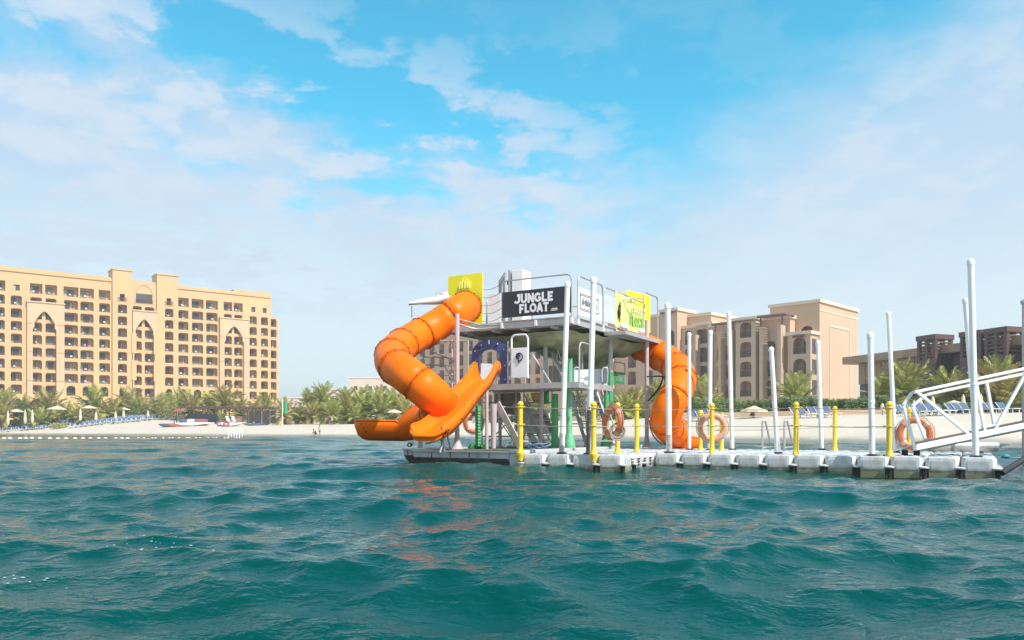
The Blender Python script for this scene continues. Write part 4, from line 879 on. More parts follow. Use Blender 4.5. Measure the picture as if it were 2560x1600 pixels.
for i, j in cells: inst(ME_FL, 'float_cube', dock, (i*.5+.25, j*.5+.25, random.uniform(-.006, .006)), (random.uniform(-.006, .006), random.uniform(-.006, .006), 0))
pin = MB(); pin.lathe((0, 0, 0), [(.036, -.12), (.04, .05), (.045, .06)], 10); ME_PIN = pin.mesh('connector_pin', m_blackr)
lug = MB(); lug.lathe((0, 0, 0), [(.07, 0), (.075, .01), (.075, .022), (.05, .032), (.02, .04)], 12); ME_LUG = lug.mesh('connector_lug', m_greyfl)
edge = [(i, 0) for i in range(-4, 1)]+[(0, j) for j in (1, 2)]+[(i, 3) for i in range(1, 12)]+[(11, j) for j in range(4, 11)]
for i, j in edge:
    inst(ME_PIN, 'connector_pin', dock, (i*.5, j*.5-.02 if j in (0, 3) else j*.5, .0)); inst(ME_LUG, 'connector_lug', dock, (i*.5, j*.5-.02 if j in (0, 3) else j*.5, .055))
for j in (.32, .62, .92, 1.22):                                            # dark slots on the side face near the corner
    for k in range(3): o = MB(); o.box(D(.008, j+.1, .06+k*.05), (.012, .10, .022), AX); o.build('side_slot', m_blackr, dock, smooth=False)
# grey floats laid along the back right edge of the dock
for i in range(3):
    a, b = P(2318+i*60, 1133.5, 15.2), P(2318+i*60+56, 1133.5, 15.2); a.z = b.z = .36
    o = MB().tube([a, a+(b-a)*.06, a+(b-a)*.94, b], [.05, .1, .1, .05], 12).build('roller_float', m_steel)
    tag(o, ('left', 'middle', 'right')[i]+' grey tubular fender lying along the back of the dock under the gangway', 'fender', 'grey fenders under the gangway')
o = MB().sphere(P(2310, 1138, 12.75), .06, 12, 8, (1, 1, .7)).build('white_bollard', m_white); tag(o, 'small white domed bollard on the dock edge below the gangway', 'bollard'); 
o = MB().lathe(P(2310, 1138, 12.75)-Vector((0, 0, .11)), [(.05, 0), (.05, .1)], 10).build('bollard_base', m_white, None); o.parent = bpy.data.objects['white_bollard']
# ---------------------------------------------------------------- white spud poles
def dockY(py, z=DZ): return (HC-z)*F/(py-HY)
poles = [(1419, 707, 1404, 1132, 14.3, 12, 'white pole standing before the right end of the black sign'), (1484, 696, 1472, 1138, 13.7, 13, 'thick white pole with a foot coloured dark shadow grey crossing the white framed sign'), (1669, 760, 1673, 1130, 14.9, 13, 'white pole crossing the right tube slide'),
         (1723, 833, 1724, 1120, 17.3, 8.5, 'thin white pole just right of the right tube slide bend'), (1776, 828, 1774, 1121, 17.0, 9.5, 'white pole behind the yellow post holding the pale lifebuoy'), (1822, 781, 1831, 1121, 17.4, 9.5, 'slender white pole between pale lifebuoy and slanting handrails'), (1928, 870, 1946, 1133, 14.5, 10.5, 'leaning shorter white pole between the two handrails'),
         (2045, 853, 2055, 1121, 17.5, 9.5, 'white pole left of the blank pink hotel wall edge'), (2176, 834, 2181, 1141, 13.1, 13, 'white pole standing at the dock edge before the brown building'), (2221, 781, 2240, 1124, 15.2, 9.5, 'thin leaning white pole behind the rightmost front yellow post'),
         (2427, 651, 2440, 1145, 12.3, 14, 'tallest white pole at the right corner of the dock'), (2413, 748, 2446, 1128, 14.6, 11, 'slanting white pole just behind the tallest one')]
for i, (tx, ty, bx, by, Y, wd, l) in enumerate(poles):
    b = P(bx, by, Y)
    for _ in range(60):
        q = b-D0; uu, vv = q.dot(U), q.dot(V); fv = 0 if uu < 0 else 1.5
        if vv < fv+.16: Y += .05; b = P(bx, by, Y)
    b.z = DZ+.005; tp = P(tx, ty, Y); r = wd/2*Y/F*1.1; t = thing('mooring_pole', l, 'pole', b, 0, 'white mooring poles of the dock'); d = tp-b
    MB().tube([b-Vector((d.x*.1, 0, .5)), tp-Vector((0, 0, r*.4))], r, 16).build('pipe', m_whitep, t)
    MB().lathe(tp-Vector((0, 0, r*1.6)), [(r*1.16, 0), (r*1.18, r*1.3), (r*.95, r*1.8), (r*.45, r*2.1), (0, r*2.15)], 16).build('cap', m_whitep, t)
    if i not in (0, 3, 7): MB().lathe(b+d*(.30+.07*(i % 3)), [(r*1.0, -.02), (r*1.10, -.015), (r*1.10, .02), (r*1.0, .03)], 16, d).build('pipe_joint', m_whitep, t)
    MB().lathe((b.x, b.y, DZ+.004), [(r*1.9, 0), (r*1.9, .02), (r*1.1, .03)], 16).build('rubber_collar', m_blackr, t)
    if i in (0, 1, 2, 6):  # weathered feet; the second pole's has shadow grey put into its colour
        q = .12 if i != 1 else .25; MB().tube([b+d*.003, b+d*q], r*1.03, 16).build('weathered_shaded_foot', mat('weathered_shaded_pipe_%d' % i, (.30, .29, .27) if i != 1 else (.10, .09, .09), .6, var=.5, scale=9, col2=(.6, .6, .58) if i != 1 else None), t)
b = P(2562, 1125, 16); t = thing('mooring_pole', 'grey pole cut by the right edge of the picture', 'pole', (b.x, b.y, -.3), 0, 'white mooring poles of the dock')
MB().tube([(b.x, b.y, -.3), (b.x, b.y, HC+(HY-760)*16/F)], .05, 12).build('pipe', m_steel, t); MB().lathe((b.x, b.y, HC+(HY-760)*16/F), [(.07, 0), (.08, .06), (.03, .1)], 12).build('cap', m_steel, t)
# ---------------------------------------------------------------- yellow posts and ropes
yp = [(1301, 1004, 14.55, 1, 'yellow post at the left front corner of the dock'), (1484, 1005, 13.85, 1, 'yellow post at the front edge below the thick white pole'), (1544, 1007, 14.6, 0, 'yellow post carrying the lifebuoy with coiled rope'), (1592, 1010, 15.3, 0, 'yellow post midway between the coiled rope buoy and the right slide'),
      (1751, 1026, 17.3, 0, 'small back yellow post left of the pale lifebuoy'), (1780, 1008, 14.75, 0, 'yellow post in front of the pale orange lifebuoy'), (1804, 1034, 17.1, 0, 'back yellow post seen through the pale lifebuoy'), (1990, 1005, 13.9, 0, 'yellow post right of the slanting handrails'), (2087, 1016, 17.0, 0, 'thin back yellow post before the hedge'),
      (2223, 1004, 12.75, 0, 'yellow post at the front beside the gangway foot'), (2272, 1018, 16.8, 0, 'back yellow post behind the gangway end frame')]
YP = []
for i, (px, py, Y, edge_, l) in enumerate(yp):
    tp = P(px, py, Y); b = Vector((tp.x, tp.y, DZ+.005)); h_ = tp.z-b.z; t = thing('rope_post', l, 'post', b, 0, 'yellow rope posts on the dock'); r = .043*(1 if edge_ == 0 else 1.05); YP.append((tp, b))
    MB().lathe(b, [(r*1.5, 0), (r*1.5, .02), (r*1.12, .05), (r, .12), (r*.96, h_-.08), (r, h_-.06)], 14).build('shaft', m_yellow, t)
    MB().lathe(b+ZV*(h_-.062), [(r*1.25, 0), (r*1.3, .02), (r*1.05, .03), (r*1.0, .045), (r*.75, .062), (0, .07)], 14).build('cap', m_yellow, t)
    for hh in (h_-.1, h_*.55):
        MB().torus(b+ZV*hh, (0, 0, 1), r+.012, .009, 14, 6).build('rope_collar', m_yellow, t)
        for s_ in (-1, 1): MB().torus(b+ZV*hh+U*s_*(r+.03), V, .016, .006, 10, 5).build('eyelet', m_yellow, t)
    if edge_: MB().lathe(b-ZV*.13, [(.05, 0), (.055, .05), (.075, .10), (.08, .14), (.045, .15)], 12).build('edge_socket', m_yellow, t)
def rope(a, b, sag, r, m, name, label, cat='rope', grp=None, n=12):
    pts = [a.lerp(b, i/n)-ZV*sag*4*(i/n)*(1-i/n) for i in range(n+1)]; o = MB().tube(pts, r, 6).build(name, m); tag(o, label, cat, grp); return o
seq = [0, 1, 2, 3, 5, 7, 9]; nm = ['left corner post and the post under the thick white pole', 'post under the thick white pole and the coiled rope lifebuoy', 'coiled rope lifebuoy post and the next yellow post', 'post right of the coiled rope and the pale lifebuoy', 'pale lifebuoy post and the post right of the handrails', 'post right of the handrails and the gangway foot post']
for k in range(len(seq)-1):
    for hh, w_ in ((-.1, 'upper'), (None, 'lower')):
        (ta, ba), (tb, bb) = YP[seq[k]], YP[seq[k+1]]; a = ta-ZV*.1 if hh else ba.lerp(ta, .55); b = tb-ZV*.1 if hh else bb.lerp(tb, .55)
        rope(a, b, .02, .007, m_rope, 'guard_rope', f'{w_} rope between the {nm[k]}', grp='guard ropes between the yellow posts')
seq = [4, 6, 8, 10]; nm = ['small back post and the post through the lifebuoy', 'post through the lifebuoy and the thin post before the hedge', 'thin post before the hedge and the gangway end']
for k in range(3):
    (ta, ba), (tb, bb) = YP[seq[k]], YP[seq[k+1]]
    for q in (.9, .55): rope(ba.lerp(ta, q), bb.lerp(tb, q), .03, .007, m_rope, 'guard_rope', f'{"upper" if q > .6 else "lower"} back rope between the {nm[k]}', grp='guard ropes between the yellow posts')
def buoy(px, py, Y, dia, axis, label, m=m_ring, grp='lifebuoys hung on posts'):
    c = P(px, py, Y); t = thing('lifebuoy', label, 'lifebuoy', c, 0, grp); Rr = dia/2*.80; rt = dia/2*.20; MB().torus(c, axis, Rr, rt, 36, 10).build('ring', m, t)
    for k in range(4): a0 = k*math.pi/2+.6; MB().torus(c, axis, Rr, rt*1.06, 4, 10, a0, a0+.28).build('reflective_band', m_ringw, t)
    ax = Vector(axis).normalized(); e = ax.cross(ZV).normalized(); g = ax.cross(e); pts = []
    for k in range(33): q = 2*math.pi*k/32; rr = (Rr+rt*1.1) if k % 8 == 0 else Rr+rt*1.35; pts.append(c+(e*math.cos(q+.74)+g*math.sin(q+.74))*rr)
    MB().tube(pts, .008, 5).build('grab_line', m_rope, t); return c
buoy(1184, 1057, 17.9, .50, (.5, -1, 0), 'brown orange lifebuoy behind the green trunk post at left')
c = buoy(1532, 1055, 14.5, .62, (-.86, -.45, .05), 'worn lifebuoy seen nearly edge on with coiled tan rope', m_ring)
for k in range(5):
    o = MB().torus(P(1543, 1072+k*3, 14.35-.03*k), (-.35+.1*k, -1, .2), .105+.018*(k % 3), .011, 22, 6).build('rope_coil', m_rope, None); tag(o, ('top', 'second', 'middle', 'fourth', 'lowest')[k]+' loop of coiled tan rope hanging under the worn lifebuoy', 'rope', 'coiled rope loops under the worn lifebuoy')
buoy(1781, 1068, 14.95, .56, (-.1, -1, .03), 'pale faded orange lifebuoy behind a yellow post', mat('faded_ring', (.70, .33, .20), .5, var=.1, scale=5))
buoy(2287, 1084, 15.0, .64, (-.35, -1, .03), 'reddish lifebuoy under the end of the gangway')
# ladder handrails
for i, (x0, y0, x1) in enumerate(((1909, 1051, 1924), (1964, 1051, 1979))):
    Y = 16.9; t = thing('ladder_handrail', ('left', 'right')[i]+' slanting steel swim ladder rail at the back of the dock', 'handrail', P(x0-2, 1121, Y), 0, 'swim ladder handrails')
    MB().tube(smooth_path([P(x0-3, 1122, Y), P(x0-3, 1062, Y), P(x0, 1052, Y), P(x0+5, 1056, Y+.06), P(x1+1, 1106, Y+.45)], 5), .022, 8).build('rail_tube', m_steel, t)
    MB().beam(P(x0-3, 1119, Y), P(x1+2, 1117, Y+.5), .03).build('base_bar', m_steel, t, smooth=False)
# mooring lines at right
rope(P(2493, 1143, 13.2), P(2700, 1126, 14.), .05, .012, m_teal, 'mooring_rope', 'teal mooring rope with a knot running off to the right'); o = MB().sphere(P(2515, 1141, 13.2), .05, 8, 6, (1.4, 1, .8)).build('rope_knot', m_teal); o.parent = bpy.data.objects['mooring_rope']
o = MB().tube([P(2505, 1183, 11.9), P(2560, 1148, 12.1), P(2750, 1030, 12.6)], .045, 10).build('mooring_line', m_blackr); tag(o, 'thick black mooring line rising from the water at the right edge', 'mooring line')
# ---------------------------------------------------------------- gangway
gw = thing('gangway', 'white painted truss gangway rising from the dock to the right', 'gangway', P(2286, 1122, 13.1))
YN, YF = 13.1, 13.8
def gpx(px, top): return 982-(px-2279)*.2135 if top else 1119-(px-2286)*.2007
def gp(px, top, Y):
    p = P(px, gpx(px, top), YN); return p+Vector((.0, Y-YN, 0)) if Y == YN else Vector((p.x+.6, Y, p.z))
def gpart(name, pa, pb, w_, h_, m=m_white): MB().beam(pa, pb, w_, h_).build(name, m, gw, smooth=False, bevel=.006)
for Y in (YN, YF):
    gpart('top_chord', gp(2281, 1, Y), gp(2940, 1, Y), .05, .048); gpart('bottom_chord', gp(2284, 0, Y), gp(2940, 0, Y), .05, .10)
    gpart('end_post', gp(2262, 0, Y)+ZV*.0+Vector((.17, 0, -.01)), P(2259, 1014, YN)+Vector((0.0 if Y == YN else .5, Y-YN, 0)), .045, .05)
    gpart('end_rake', P(2258, 1012, YN)+Vector((0 if Y == YN else .5, Y-YN, 0)), gp(2279.5, 1, Y), .045, .045)
    nodes = [2294, 2436, 2492, 2640, 2700]
    for i, (a, ta, b, tb) in list(enumerate(((2292, 1, 2428, 0), (2438, 1, 2463, 0), (2484, 0, 2572, 1), (2580, 1, 2690, 0), (2700, 0, 2800, 1), (2806, 1, 2905, 0))))[::(1 if Y == YN else 1)]:
        if Y == YF and i in (0, 2): continue
        gpart('diagonal', gp(a, ta, Y), gp(b, tb, Y), .042, .05)
    g_ = MB(); q = [gp(2415, 0, Y), gp(2500, 0, Y), gp(2490, 0, Y)+ZV*.12, gp(2428, 0, Y)+ZV*.13]; g_.quadbox(*q, (0, .02, 0)); g_.build('gusset_plate', m_white, gw, smooth=False)
for i in range(7): px = 2292+i*100; gpart('cross_beam', gp(px, 0, YN)+Vector((0, .031, -.02)), gp(px, 0, YF)+Vector((0, -.031, -.02)), .05, .06, m_steel)
dk = MB(); a, b = gp(2284, 0, YN)+ZV*.062, gp(2940, 0, YN)+ZV*.062; dk.quadbox(a+Vector((0, -.02, 0)), b+Vector((0, -.02, 0)), b+Vector((.5, YF-YN+.02, 0)), a+Vector((.5, YF-YN+.02, 0)), (0, 0, .03)); dk.build('walking_deck', mat('gangway_tread', (.16, .13, .12), .8, var=.2), gw, smooth=False)
a0 = gp(2284, 0, YN); ap = MB(); ap.quadbox(P(2200, 1139, YN+.1), a0+ZV*.03, a0+Vector((.45, .7, .03)), P(2200, 1139, YN+.1)+Vector((.3, .7, 0)), (0, 0, .025)); ap.build('boarding_flap', m_steel, gw, smooth=False)
for x in (2262, 2292): MB().lathe(P(x, 1140, YN+.2)-ZV*.0, [(.05, -.02), (.05, .08), (.035, .1)], 10).build('roller', m_blackr, gw)
hb = thing('shore_trestle', 'steel trestle carrying the far end of the gangway', 'trestle', (gp(2940, 0, YN).x, 13.9, -1))
for Y in (YN, YF): q = gp(2940, 0, Y); MB().tube([(q.x, q.y, -1), (q.x, q.y, q.z-.06)], .08, 10).build('leg', m_steel, hb)

# ---------------------------------------------------------------- hulls under the play tower
HZ = .26
def hullmesh(u0, u1, v0, v1, rake, name, label):
    t = thing(name, label, 'pontoon', D((u0+u1)/2, v0, 0), AX); e = .24
    prof = [(v0, HZ), (v0, .14), (v0+rake, -.20), (v1, -.20), (v1, HZ)]; mb = MB()
    for u in (u0+.10, u1-e): mb.v += [D(u+(0 if i < 2 else (.10 if u < u1-e-.1 else -.0)), v, z) for i, (v, z) in enumerate(prof)]
    mb.f = [(0, 1, 2, 3, 4), (9, 8, 7, 6, 5)]+[(i, (i+1) % 5, 5+(i+1) % 5, 5+i) for i in range(5)]; mb.build('hull_body', m_hull, t, smooth=False)
    mb = MB(); mb.box(D(u1-e/2+.002, (v0+v1)/2, .05), (e, v1-v0, .5-.003), AX); mb.build('hull_end', m_hull, t, smooth=False, bevel=.015)
    MB().quadbox(D(u0+.11, v0-.004, .135), D(u1-e-.05, v0-.004, .135), D(u1-e-.0, v0+rake-.004, -.19), D(u0+.21, v0+rake-.004, -.19), -V*.004).build('raked_plate', m_hull2, t, smooth=False)
    n = 5
    for i in range(1, n): u = u0+.1+(u1-e-u0-.1)*i/n; MB().beam(D(u, v0-.006, HZ-.01), D(u, v0-.011, .13), .012).beam(D(u, v0-.011, .13), D(u+.02, v0+rake-.011, -.18), .012).build('weld_seam', m_hull2, t, smooth=False)
    MB().beam(D(u0+.08, v0-.01, HZ+.004), D(u1, v0-.01, HZ+.004), .05, .03).build('edge_strip', m_steel, t, smooth=False)
    return t
h1 = hullmesh(-4.55, -2.01, 0, 6.6, .30, 'hull_pontoon', 'grey raked steel pontoon hull under the orange open slide and tower')
h2 = hullmesh(-5.5, -4.58, .9, 6.6, .25, 'hull_pontoon', 'second grey pontoon hull set back at the left end of the tower base')
MB().quadbox(D(-4.4, .5, HZ+.002), D(-2.05, .5, HZ+.002), D(-2.05, 6.5, HZ+.002), D(-4.4, 6.5, HZ+.002), (0, 0, .008)).build('deck_mat', mat('deck_mat', (.10, .12, .08), .9, var=.4, scale=5), h1, smooth=False)
o = MB().sphere(P(1029, 1108, 16.2), .055, 12, 8).build('float_ball', m_white); tag(o, 'small white float ball on the left end of the pontoon hull', 'float'); o2 = MB().torus(P(1024, 1112, 16.1), (0, -1, .2), .04, .012, 12, 6).build('float_loop', m_blackr); o2.parent = o
for px in (1048, 1053): MB().lathe(P(px, 1120, 16.4), [(.03, 0), (.03, .18), (.02, .2)], 10).build('bitt', m_steel, h2)
# ---------------------------------------------------------------- play tower
C = Vector((1.235, 16.5, 0))
def L(u, v, z=0.): return C+U*u+V*v+ZV*z
def LU(px, v): k = (px-1280)/F; return (k*(C.y+V.y*v)-C.x-V.x*v)/(U.x-k*U.y)
def LV(px, u): k = (px-1280)/F; return (k*(C.y+U.y*u)-C.x-U.x*u)/(V.x-k*V.y)
def zat(py, p): return HC+(HY-py)*p.y/F
tw = thing('play_tower', 'two storey steel play tower on the pontoon carrying signs, stairs and slides', 'play tower', C, AX)
ZU, ZL = 3.00, 1.66; UL = -3.15; VR = 3.95
def slab(name, u0, u1, v0, v1, z0, z1, m, bevel=0): mb = MB(); mb.box(L((u0+u1)/2, (v0+v1)/2, (z0+z1)/2), (u1-u0, v1-v0, z1-z0), AX); return mb.build(name, m, tw, smooth=False, bevel=bevel)
slab('upper_deck', UL, 0, 0, VR, ZU-.04, ZU, m_steeld)
for nme, a in (('deck_fascia', (UL, .03, -.03, 0)), ('deck_fascia', (UL, .03, VR, VR+.03))): slab(nme, a[0], a[1], a[2]-.001, a[3], ZU-.13, ZU+.02, m_steel)
slab('deck_fascia', .002, .032, .002, VR-.002, ZU-.13, ZU+.02, m_steel); slab('deck_fascia', UL-.032, UL-.002, .002, VR-.002, ZU-.13, ZU+.02, m_steel)
for i in range(7): v = .25+i*(VR-.5)/6; slab('deck_joist', UL+.03, -.03, v-.025, v+.025, ZU-.12, ZU-.042, m_steeld)
for i in range(4): u = UL+.5+i*.72; slab('deck_joist', u-.03, u+.03, .03, VR-.03, ZU-.17, ZU-.123, m_steeld)
slab('corner_kicker', -.02, .9, .6, 2.6, ZU-.10, ZU-.02, m_steel) if False else None
# side landing beyond the right face (white fender sits on it)
v0, v1 = LV(1510, .03), LV(1606, .5)
slab('side_landing', .035, .55, v0, VR-.1, ZU-.20, ZU-.12, m_steel); 
slab('lower_deck', -2.75, .15, .0, 1.75, ZL-.03, ZL, m_steeld)
slab('deck_fascia', -2.78, .18, -.03, -.001, ZL-.11, ZL+.01, m_steel); slab('deck_fascia', .151, .181, .0, 1.75, ZL-.11, ZL+.01, m_steel)
slab('deck_joist', -2.7, .1, .6, .66, ZL-.10, ZL-.032, m_steeld); slab('deck_joist', -2.7, .1, 1.3, 1.36, ZL-.10, ZL-.032, m_steeld)
def fender(px, py, Y, L_, label, d=U):
    c = P(px, py, Y); o = MB().tube([c-d*L_/2, c-d*L_*.42, c-d*L_*.3, c+d*L_*.3, c+d*L_*.42, c+d*L_/2], [.02, .055, .065, .065, .055, .02], 12).build('fender', m_white); return tag(o, label, 'fender', 'white fenders tied to the tower decks')
fender(1560, 817, 17.4, .32, 'white sausage fender on the upper deck edge below the lime banner', V); fender(1603, 828, 18.9, .22, 'smaller white fender at the far end of the upper deck edge', V); fender(1471, 960, 16.25, .38, 'white sausage fender on the lower deck edge behind the thick white pole', V)
def col(name, px, pyb, pyt, Y, r, m, flare=0., seg=14, part='column'):
    b = P(px, pyb, Y); b.z = max(b.z, 0) if pyb < 1090 else HZ; zt = HC+(HY-pyt)*Y/F; h_ = zt-b.z
    pr = [(r*(1+flare*2.2), 0), (r*(1+flare*1.2), .05), (r*(1+flare*.4), .16), (r, .28), (r, h_)] if flare else [(r, 0), (r, h_)]
    return MB().lathe(b, pr, seg).build(name, m, tw)
col('column', 1143, 1118, 785, 17.2, .05, m_pinkst, 1.)
col('column', 1364, 960, 820, 18.2, .05, m_steel); col('column', 1353, 1104, 975, 17.6, .045, m_pinkst)
col('column', 1217, 1120, 975, 16.9, .035, m_pinkst); col('column', 1526, 935, 845, 18.6, .055, m_steel); col('column', 1617, 1112, 800, 19.2, .05, m_pinkst, .8)
col('column', 1290, 1110, 820, 19.4, .045, m_steel); col('column', 1250, 1105, 985, 18.6, .04, m_steel)
tp = MB(); a, b = P(1234, 1010, 17.3), P(1234, 1121, 17.3); tp.tube([a, b], [.075, .05], 10).build('tapered_column', m_pinkst, tw)
def pad(px, pyb, pyt, Y, r, m, foot=False, label=None):
    b = P(px, pyb, Y); b.z = HZ if pyb > 1090 else b.z; zt = HC+(HY-pyt)*Y/F; h_ = zt-b.z
    pr = [(r*2.1, 0), (r*2.2, .06), (r*1.9, .18), (r*1.15, .32), (r, .36), (r, h_)] if foot else [(r*1.02, 0), (r*1.05, .03), (r, .05), (r, h_*.5), (r*1.0, h_)]
    MB().lathe(b, pr, 18).build('padded_column', m, tw)
pad(1387, 1119, 985, 17.2, .075, m_green); pad(1423, 1118, 965, 16.9, .062, m_green2, True); pad(1424, 957, 897, 16.8, .062, m_green2)
pad(1526, 1005, 930, 18.6, .065, m_green); pad(1516, 1116, 985, 18.3, .06, m_green, True); pad(1366, 1010, 978, 18.0, .06, m_green)
g = MB(); b = P(1195, 1118, 17.2); b.z = HZ; pr = []
for i in range(28): h_ = i*.032; pr += [(.055 if i % 2 else .066, h_)]
pr += [(.06, .95)]; tr = thing('artificial_palm_trunk', 'green ribbed artificial palm trunk with bright leaves at its foot', 'decoration', b)
MB().lathe(b, pr, 14).build('ribbed_trunk', m_green, tr); mb = MB(); rr = random.Random(5)
for i in range(46):
    q = rr.uniform(0, 6.28); d = Vector((math.cos(q), math.sin(q), 0)); n_ = d.cross(ZV)*.022; l_ = rr.uniform(.1, .2); p0 = b+d*.05+ZV*.02; mb.add([p0-n_, p0+n_, p0+d*l_*.6+n_+ZV*rr.uniform(.04, .10), p0+d*l_+ZV*.01, p0+d*l_*.6-n_+ZV*.06], [(0, 1, 2, 3, 4)])
mb.build('leaf_skirt', m_grass, tr, smooth=False, recalc=False)
def rail(name, pts, r=.016, m=m_steel, parent=tw, seg=8): return MB().tube(pts, r, seg).build(name, m, parent)
def frame(f, a0, a1, z0, z1, r=.018, cr=.12, m=m_steel, name='rail_frame', bottom=True):
    """rounded gate frame; f(a,z) maps along-wall distance and height to the world"""
    pts = []
    for (ca, cz, s0) in ((a0+cr, z1-cr, 90), (a1-cr, z1-cr, 90)):
        rng_ = range(180, 89, -18) if ca == a0+cr else range(90, -1, -18)
        pts += [f(ca+cr*math.cos(R(q)), cz+cr*math.sin(R(q))) for q in rng_]
    pts = [f(a0, z0)]+pts+[f(a1, z0)]; rail(name, pts, r, m)
    if bottom: rail('rail_bar', [f(a0, z0+.10), f(a1, z0+.10)], r*.8, m)
fr = lambda a, z: L(a, -.05, z); sd_ = lambda a, z: L(.055, a, z)
u0, u1 = LU(1255, -.05), LU(1429, -.05)
frame(fr, u0, u1, ZU-.08, 3.90); 
v_ = [LV(1445, .055), LV(1507, .055)]; frame(sd_, v_[0], v_[1], ZU-.08, 3.90)
frame(sd_, LV(1509, .055), LV(1540, .055), ZU-.08, 3.88); frame(sd_, LV(1541, .055), LV(1578, .055), ZU-.04, 3.88); frame(sd_, LV(1579, .055), LV(1612, .055), ZU-.04, 3.86)
bk = lambda a, z: L(a, VR-.05, z); frame(bk, UL+.1, -.1, ZU-.02, 3.9); lf = lambda a, z: L(UL+.03, a, z); frame(lf, 1.7, VR-.1, ZU, 3.9)
for a in (u0+.0, (u0+u1)/2, u1): MB().box(L(a, -.05, ZU-.06), (.06, .06, .12), AX).build('bracket', m_white, tw, smooth=False, bevel=.008)
for pxs in (1445, 1507, 1541, 1578): MB().box(L(.05, LV(pxs, .05), ZU-.06), (.06, .06, .12), AX).build('bracket', m_white, tw, smooth=False, bevel=.008)
# ---- signs
def sgn(name, label, cat, f, a0, a1, z0, z1, m, th=.018, nrm=None):
    c = f((a0+a1)/2, z0); t = thing(name, label, cat, c, AX); q = [f(a0, z0), f(a1, z0), f(a1, z1), f(a0, z1)]; MB().quadbox(*q, nrm*-th).build('board', m, t, smooth=False, bevel=.003); return t
def fit(name, s_, W_, H_, m, parent, c, xd, bold=.02, extr=.003):
    o = text(name, s_, 1.0, m, None, (0, 0, 0), (1, 0, 0), (0, 0, 1), bold, extr); me = o.data; co = np.empty(len(me.vertices)*3); me.vertices.foreach_get('co', co); co = co.reshape(-1, 3)
    lo, hi = co.min(0), co.max(0); mid = (lo+hi)/2; sc = Matrix.Diagonal((W_/(hi[0]-lo[0]), 1, H_/(hi[2]-lo[2]), 1)); x = Vector(xd).normalized(); n = x.cross(ZV)
    Rm = Matrix(((x.x, -n.x, 0, c[0]), (x.y, -n.y, 0, c[1]), (0, 0, 1, c[2]), (0, 0, 0, 1)))
    me.transform(Matrix.Translation((-mid[0], -mid[1], -mid[2]))); me.transform(sc); me.transform(Rm)
    if parent: me.transform(WM[parent.name].inverted())
    o.parent = parent; return o
GL = {'J': [[(.66, 1), (.66, .35), (.6, .2), (.46, .13), (.3, .13), (.12, .24)], [(.4, .87), (.66, .87)]], 'U': [[(.13, 1), (.13, .38), (.2, .2), (.4, .13), (.6, .2), (.67, .38), (.67, 1)]], 'N': [[(.13, 0), (.13, 1)], [(.13, .93), (.67, .07)], [(.67, 0), (.67, 1)]],
      'G': [[(.42+.33*math.cos(R(q)), .5+.36*math.sin(R(q))) for q in range(40, 331, 29)], [(.76, .45), (.46, .45)], [(.70, .45), (.70, .2)]], 'L': [[(.13, 1), (.13, 0)], [(.13, .13), (.62, .13)]], 'E': [[(.13, 0), (.13, 1)], [(.13, .13), (.64, .13)], [(.13, .5), (.56, .5)], [(.13, .87), (.64, .87)]],
      'F': [[(.13, 0), (.13, 1)], [(.13, .48), (.54, .48)], [(.13, .87), (.64, .87)]], 'O': [[(.42+.34*math.cos(R(q)), .5+.37*math.sin(R(q))) for q in range(0, 361, 30)]], 'A': [[(.08, 0), (.40, .97)], [(.40, .97), (.72, 0)], [(.2, .30), (.6, .30)]], 'T': [[(.0, .87), (.72, .87)], [(.36, 0), (.36, .87)]],
      'C': [[(.42+.33*math.cos(R(q)), .5+.37*math.sin(R(q))) for q in range(45, 316, 27)]], 'B': [[(.13, 0), (.13, 1)], [(.13, .87), (.5, .87), (.6, .7), (.5, .53), (.13, .5)], [(.13, .5), (.52, .5), (.65, .3), (.52, .13), (.13, .13)]]}
GW = {'J': .80, 'U': .80, 'N': .80, 'G': .84, 'L': .66, 'E': .70, 'F': .68, 'O': .86, 'A': .80, 'T': .74, 'C': .80, 'B': .78}
def blockletters(s_, W_, H_, m, parent, c, xd, sw=.25):
    x = Vector(xd).normalized(); n = x.cross(ZV); tot = sum(GW[ch]+.06 for ch in s_); kx, kz = W_/tot, H_; mb = MB(); ox = 0; lay = 0
    for ch in s_:
        for pl in GL[ch]:
            for k in range(len(pl)-1):
                a, b = Vector((pl[k][0]*kx, pl[k][1]*kz)), Vector((pl[k+1][0]*kx, pl[k+1][1]*kz)); d = (b-a).normalized(); w2 = Vector((-d.y, d.x))*sw*.5*min(kx, kz)*1.05
                if len(pl) > 2: a = a-d*.004; b = b+d*.004
                lay += 1; off = n*(.0016+.00012*(lay % 12)); q = [c+x*(ox-W_/2+p.x)+ZV*(p.y-H_/2)+off for p in (a-w2, b-w2, b+w2, a+w2)]
                mb.quadbox(*q, -n*.002)
                if 0 < k: mb.lathe(c+x*(ox-W_/2+a.x)+ZV*(a.y-H_/2)+off+n*.00006*(lay % 5), [(w2.length, -.002), (w2.length, 0)], 10, n)
        ox += (GW[ch]+.06)*kx
    return mb.build('lettering', m, parent, smooth=False)
a0, a1 = LU(1257, -.06), LU(1427, -.06)
sg = sgn('jungle_float_sign', 'black banner board with white JUNGLE FLOAT lettering on the upper railing', 'sign', lambda a, z: L(a, -.075, z), a0, a1, 3.10, 3.655, m_black, nrm=-V)
ac = (LU(1286, -.1)+LU(1383, -.1))/2; wd = LU(1383, -.1)-LU(1286, -.1)
blockletters('JUNGLE', wd*1.03, .205, m_letter, sg, L(ac, -.096, 3.475), U)
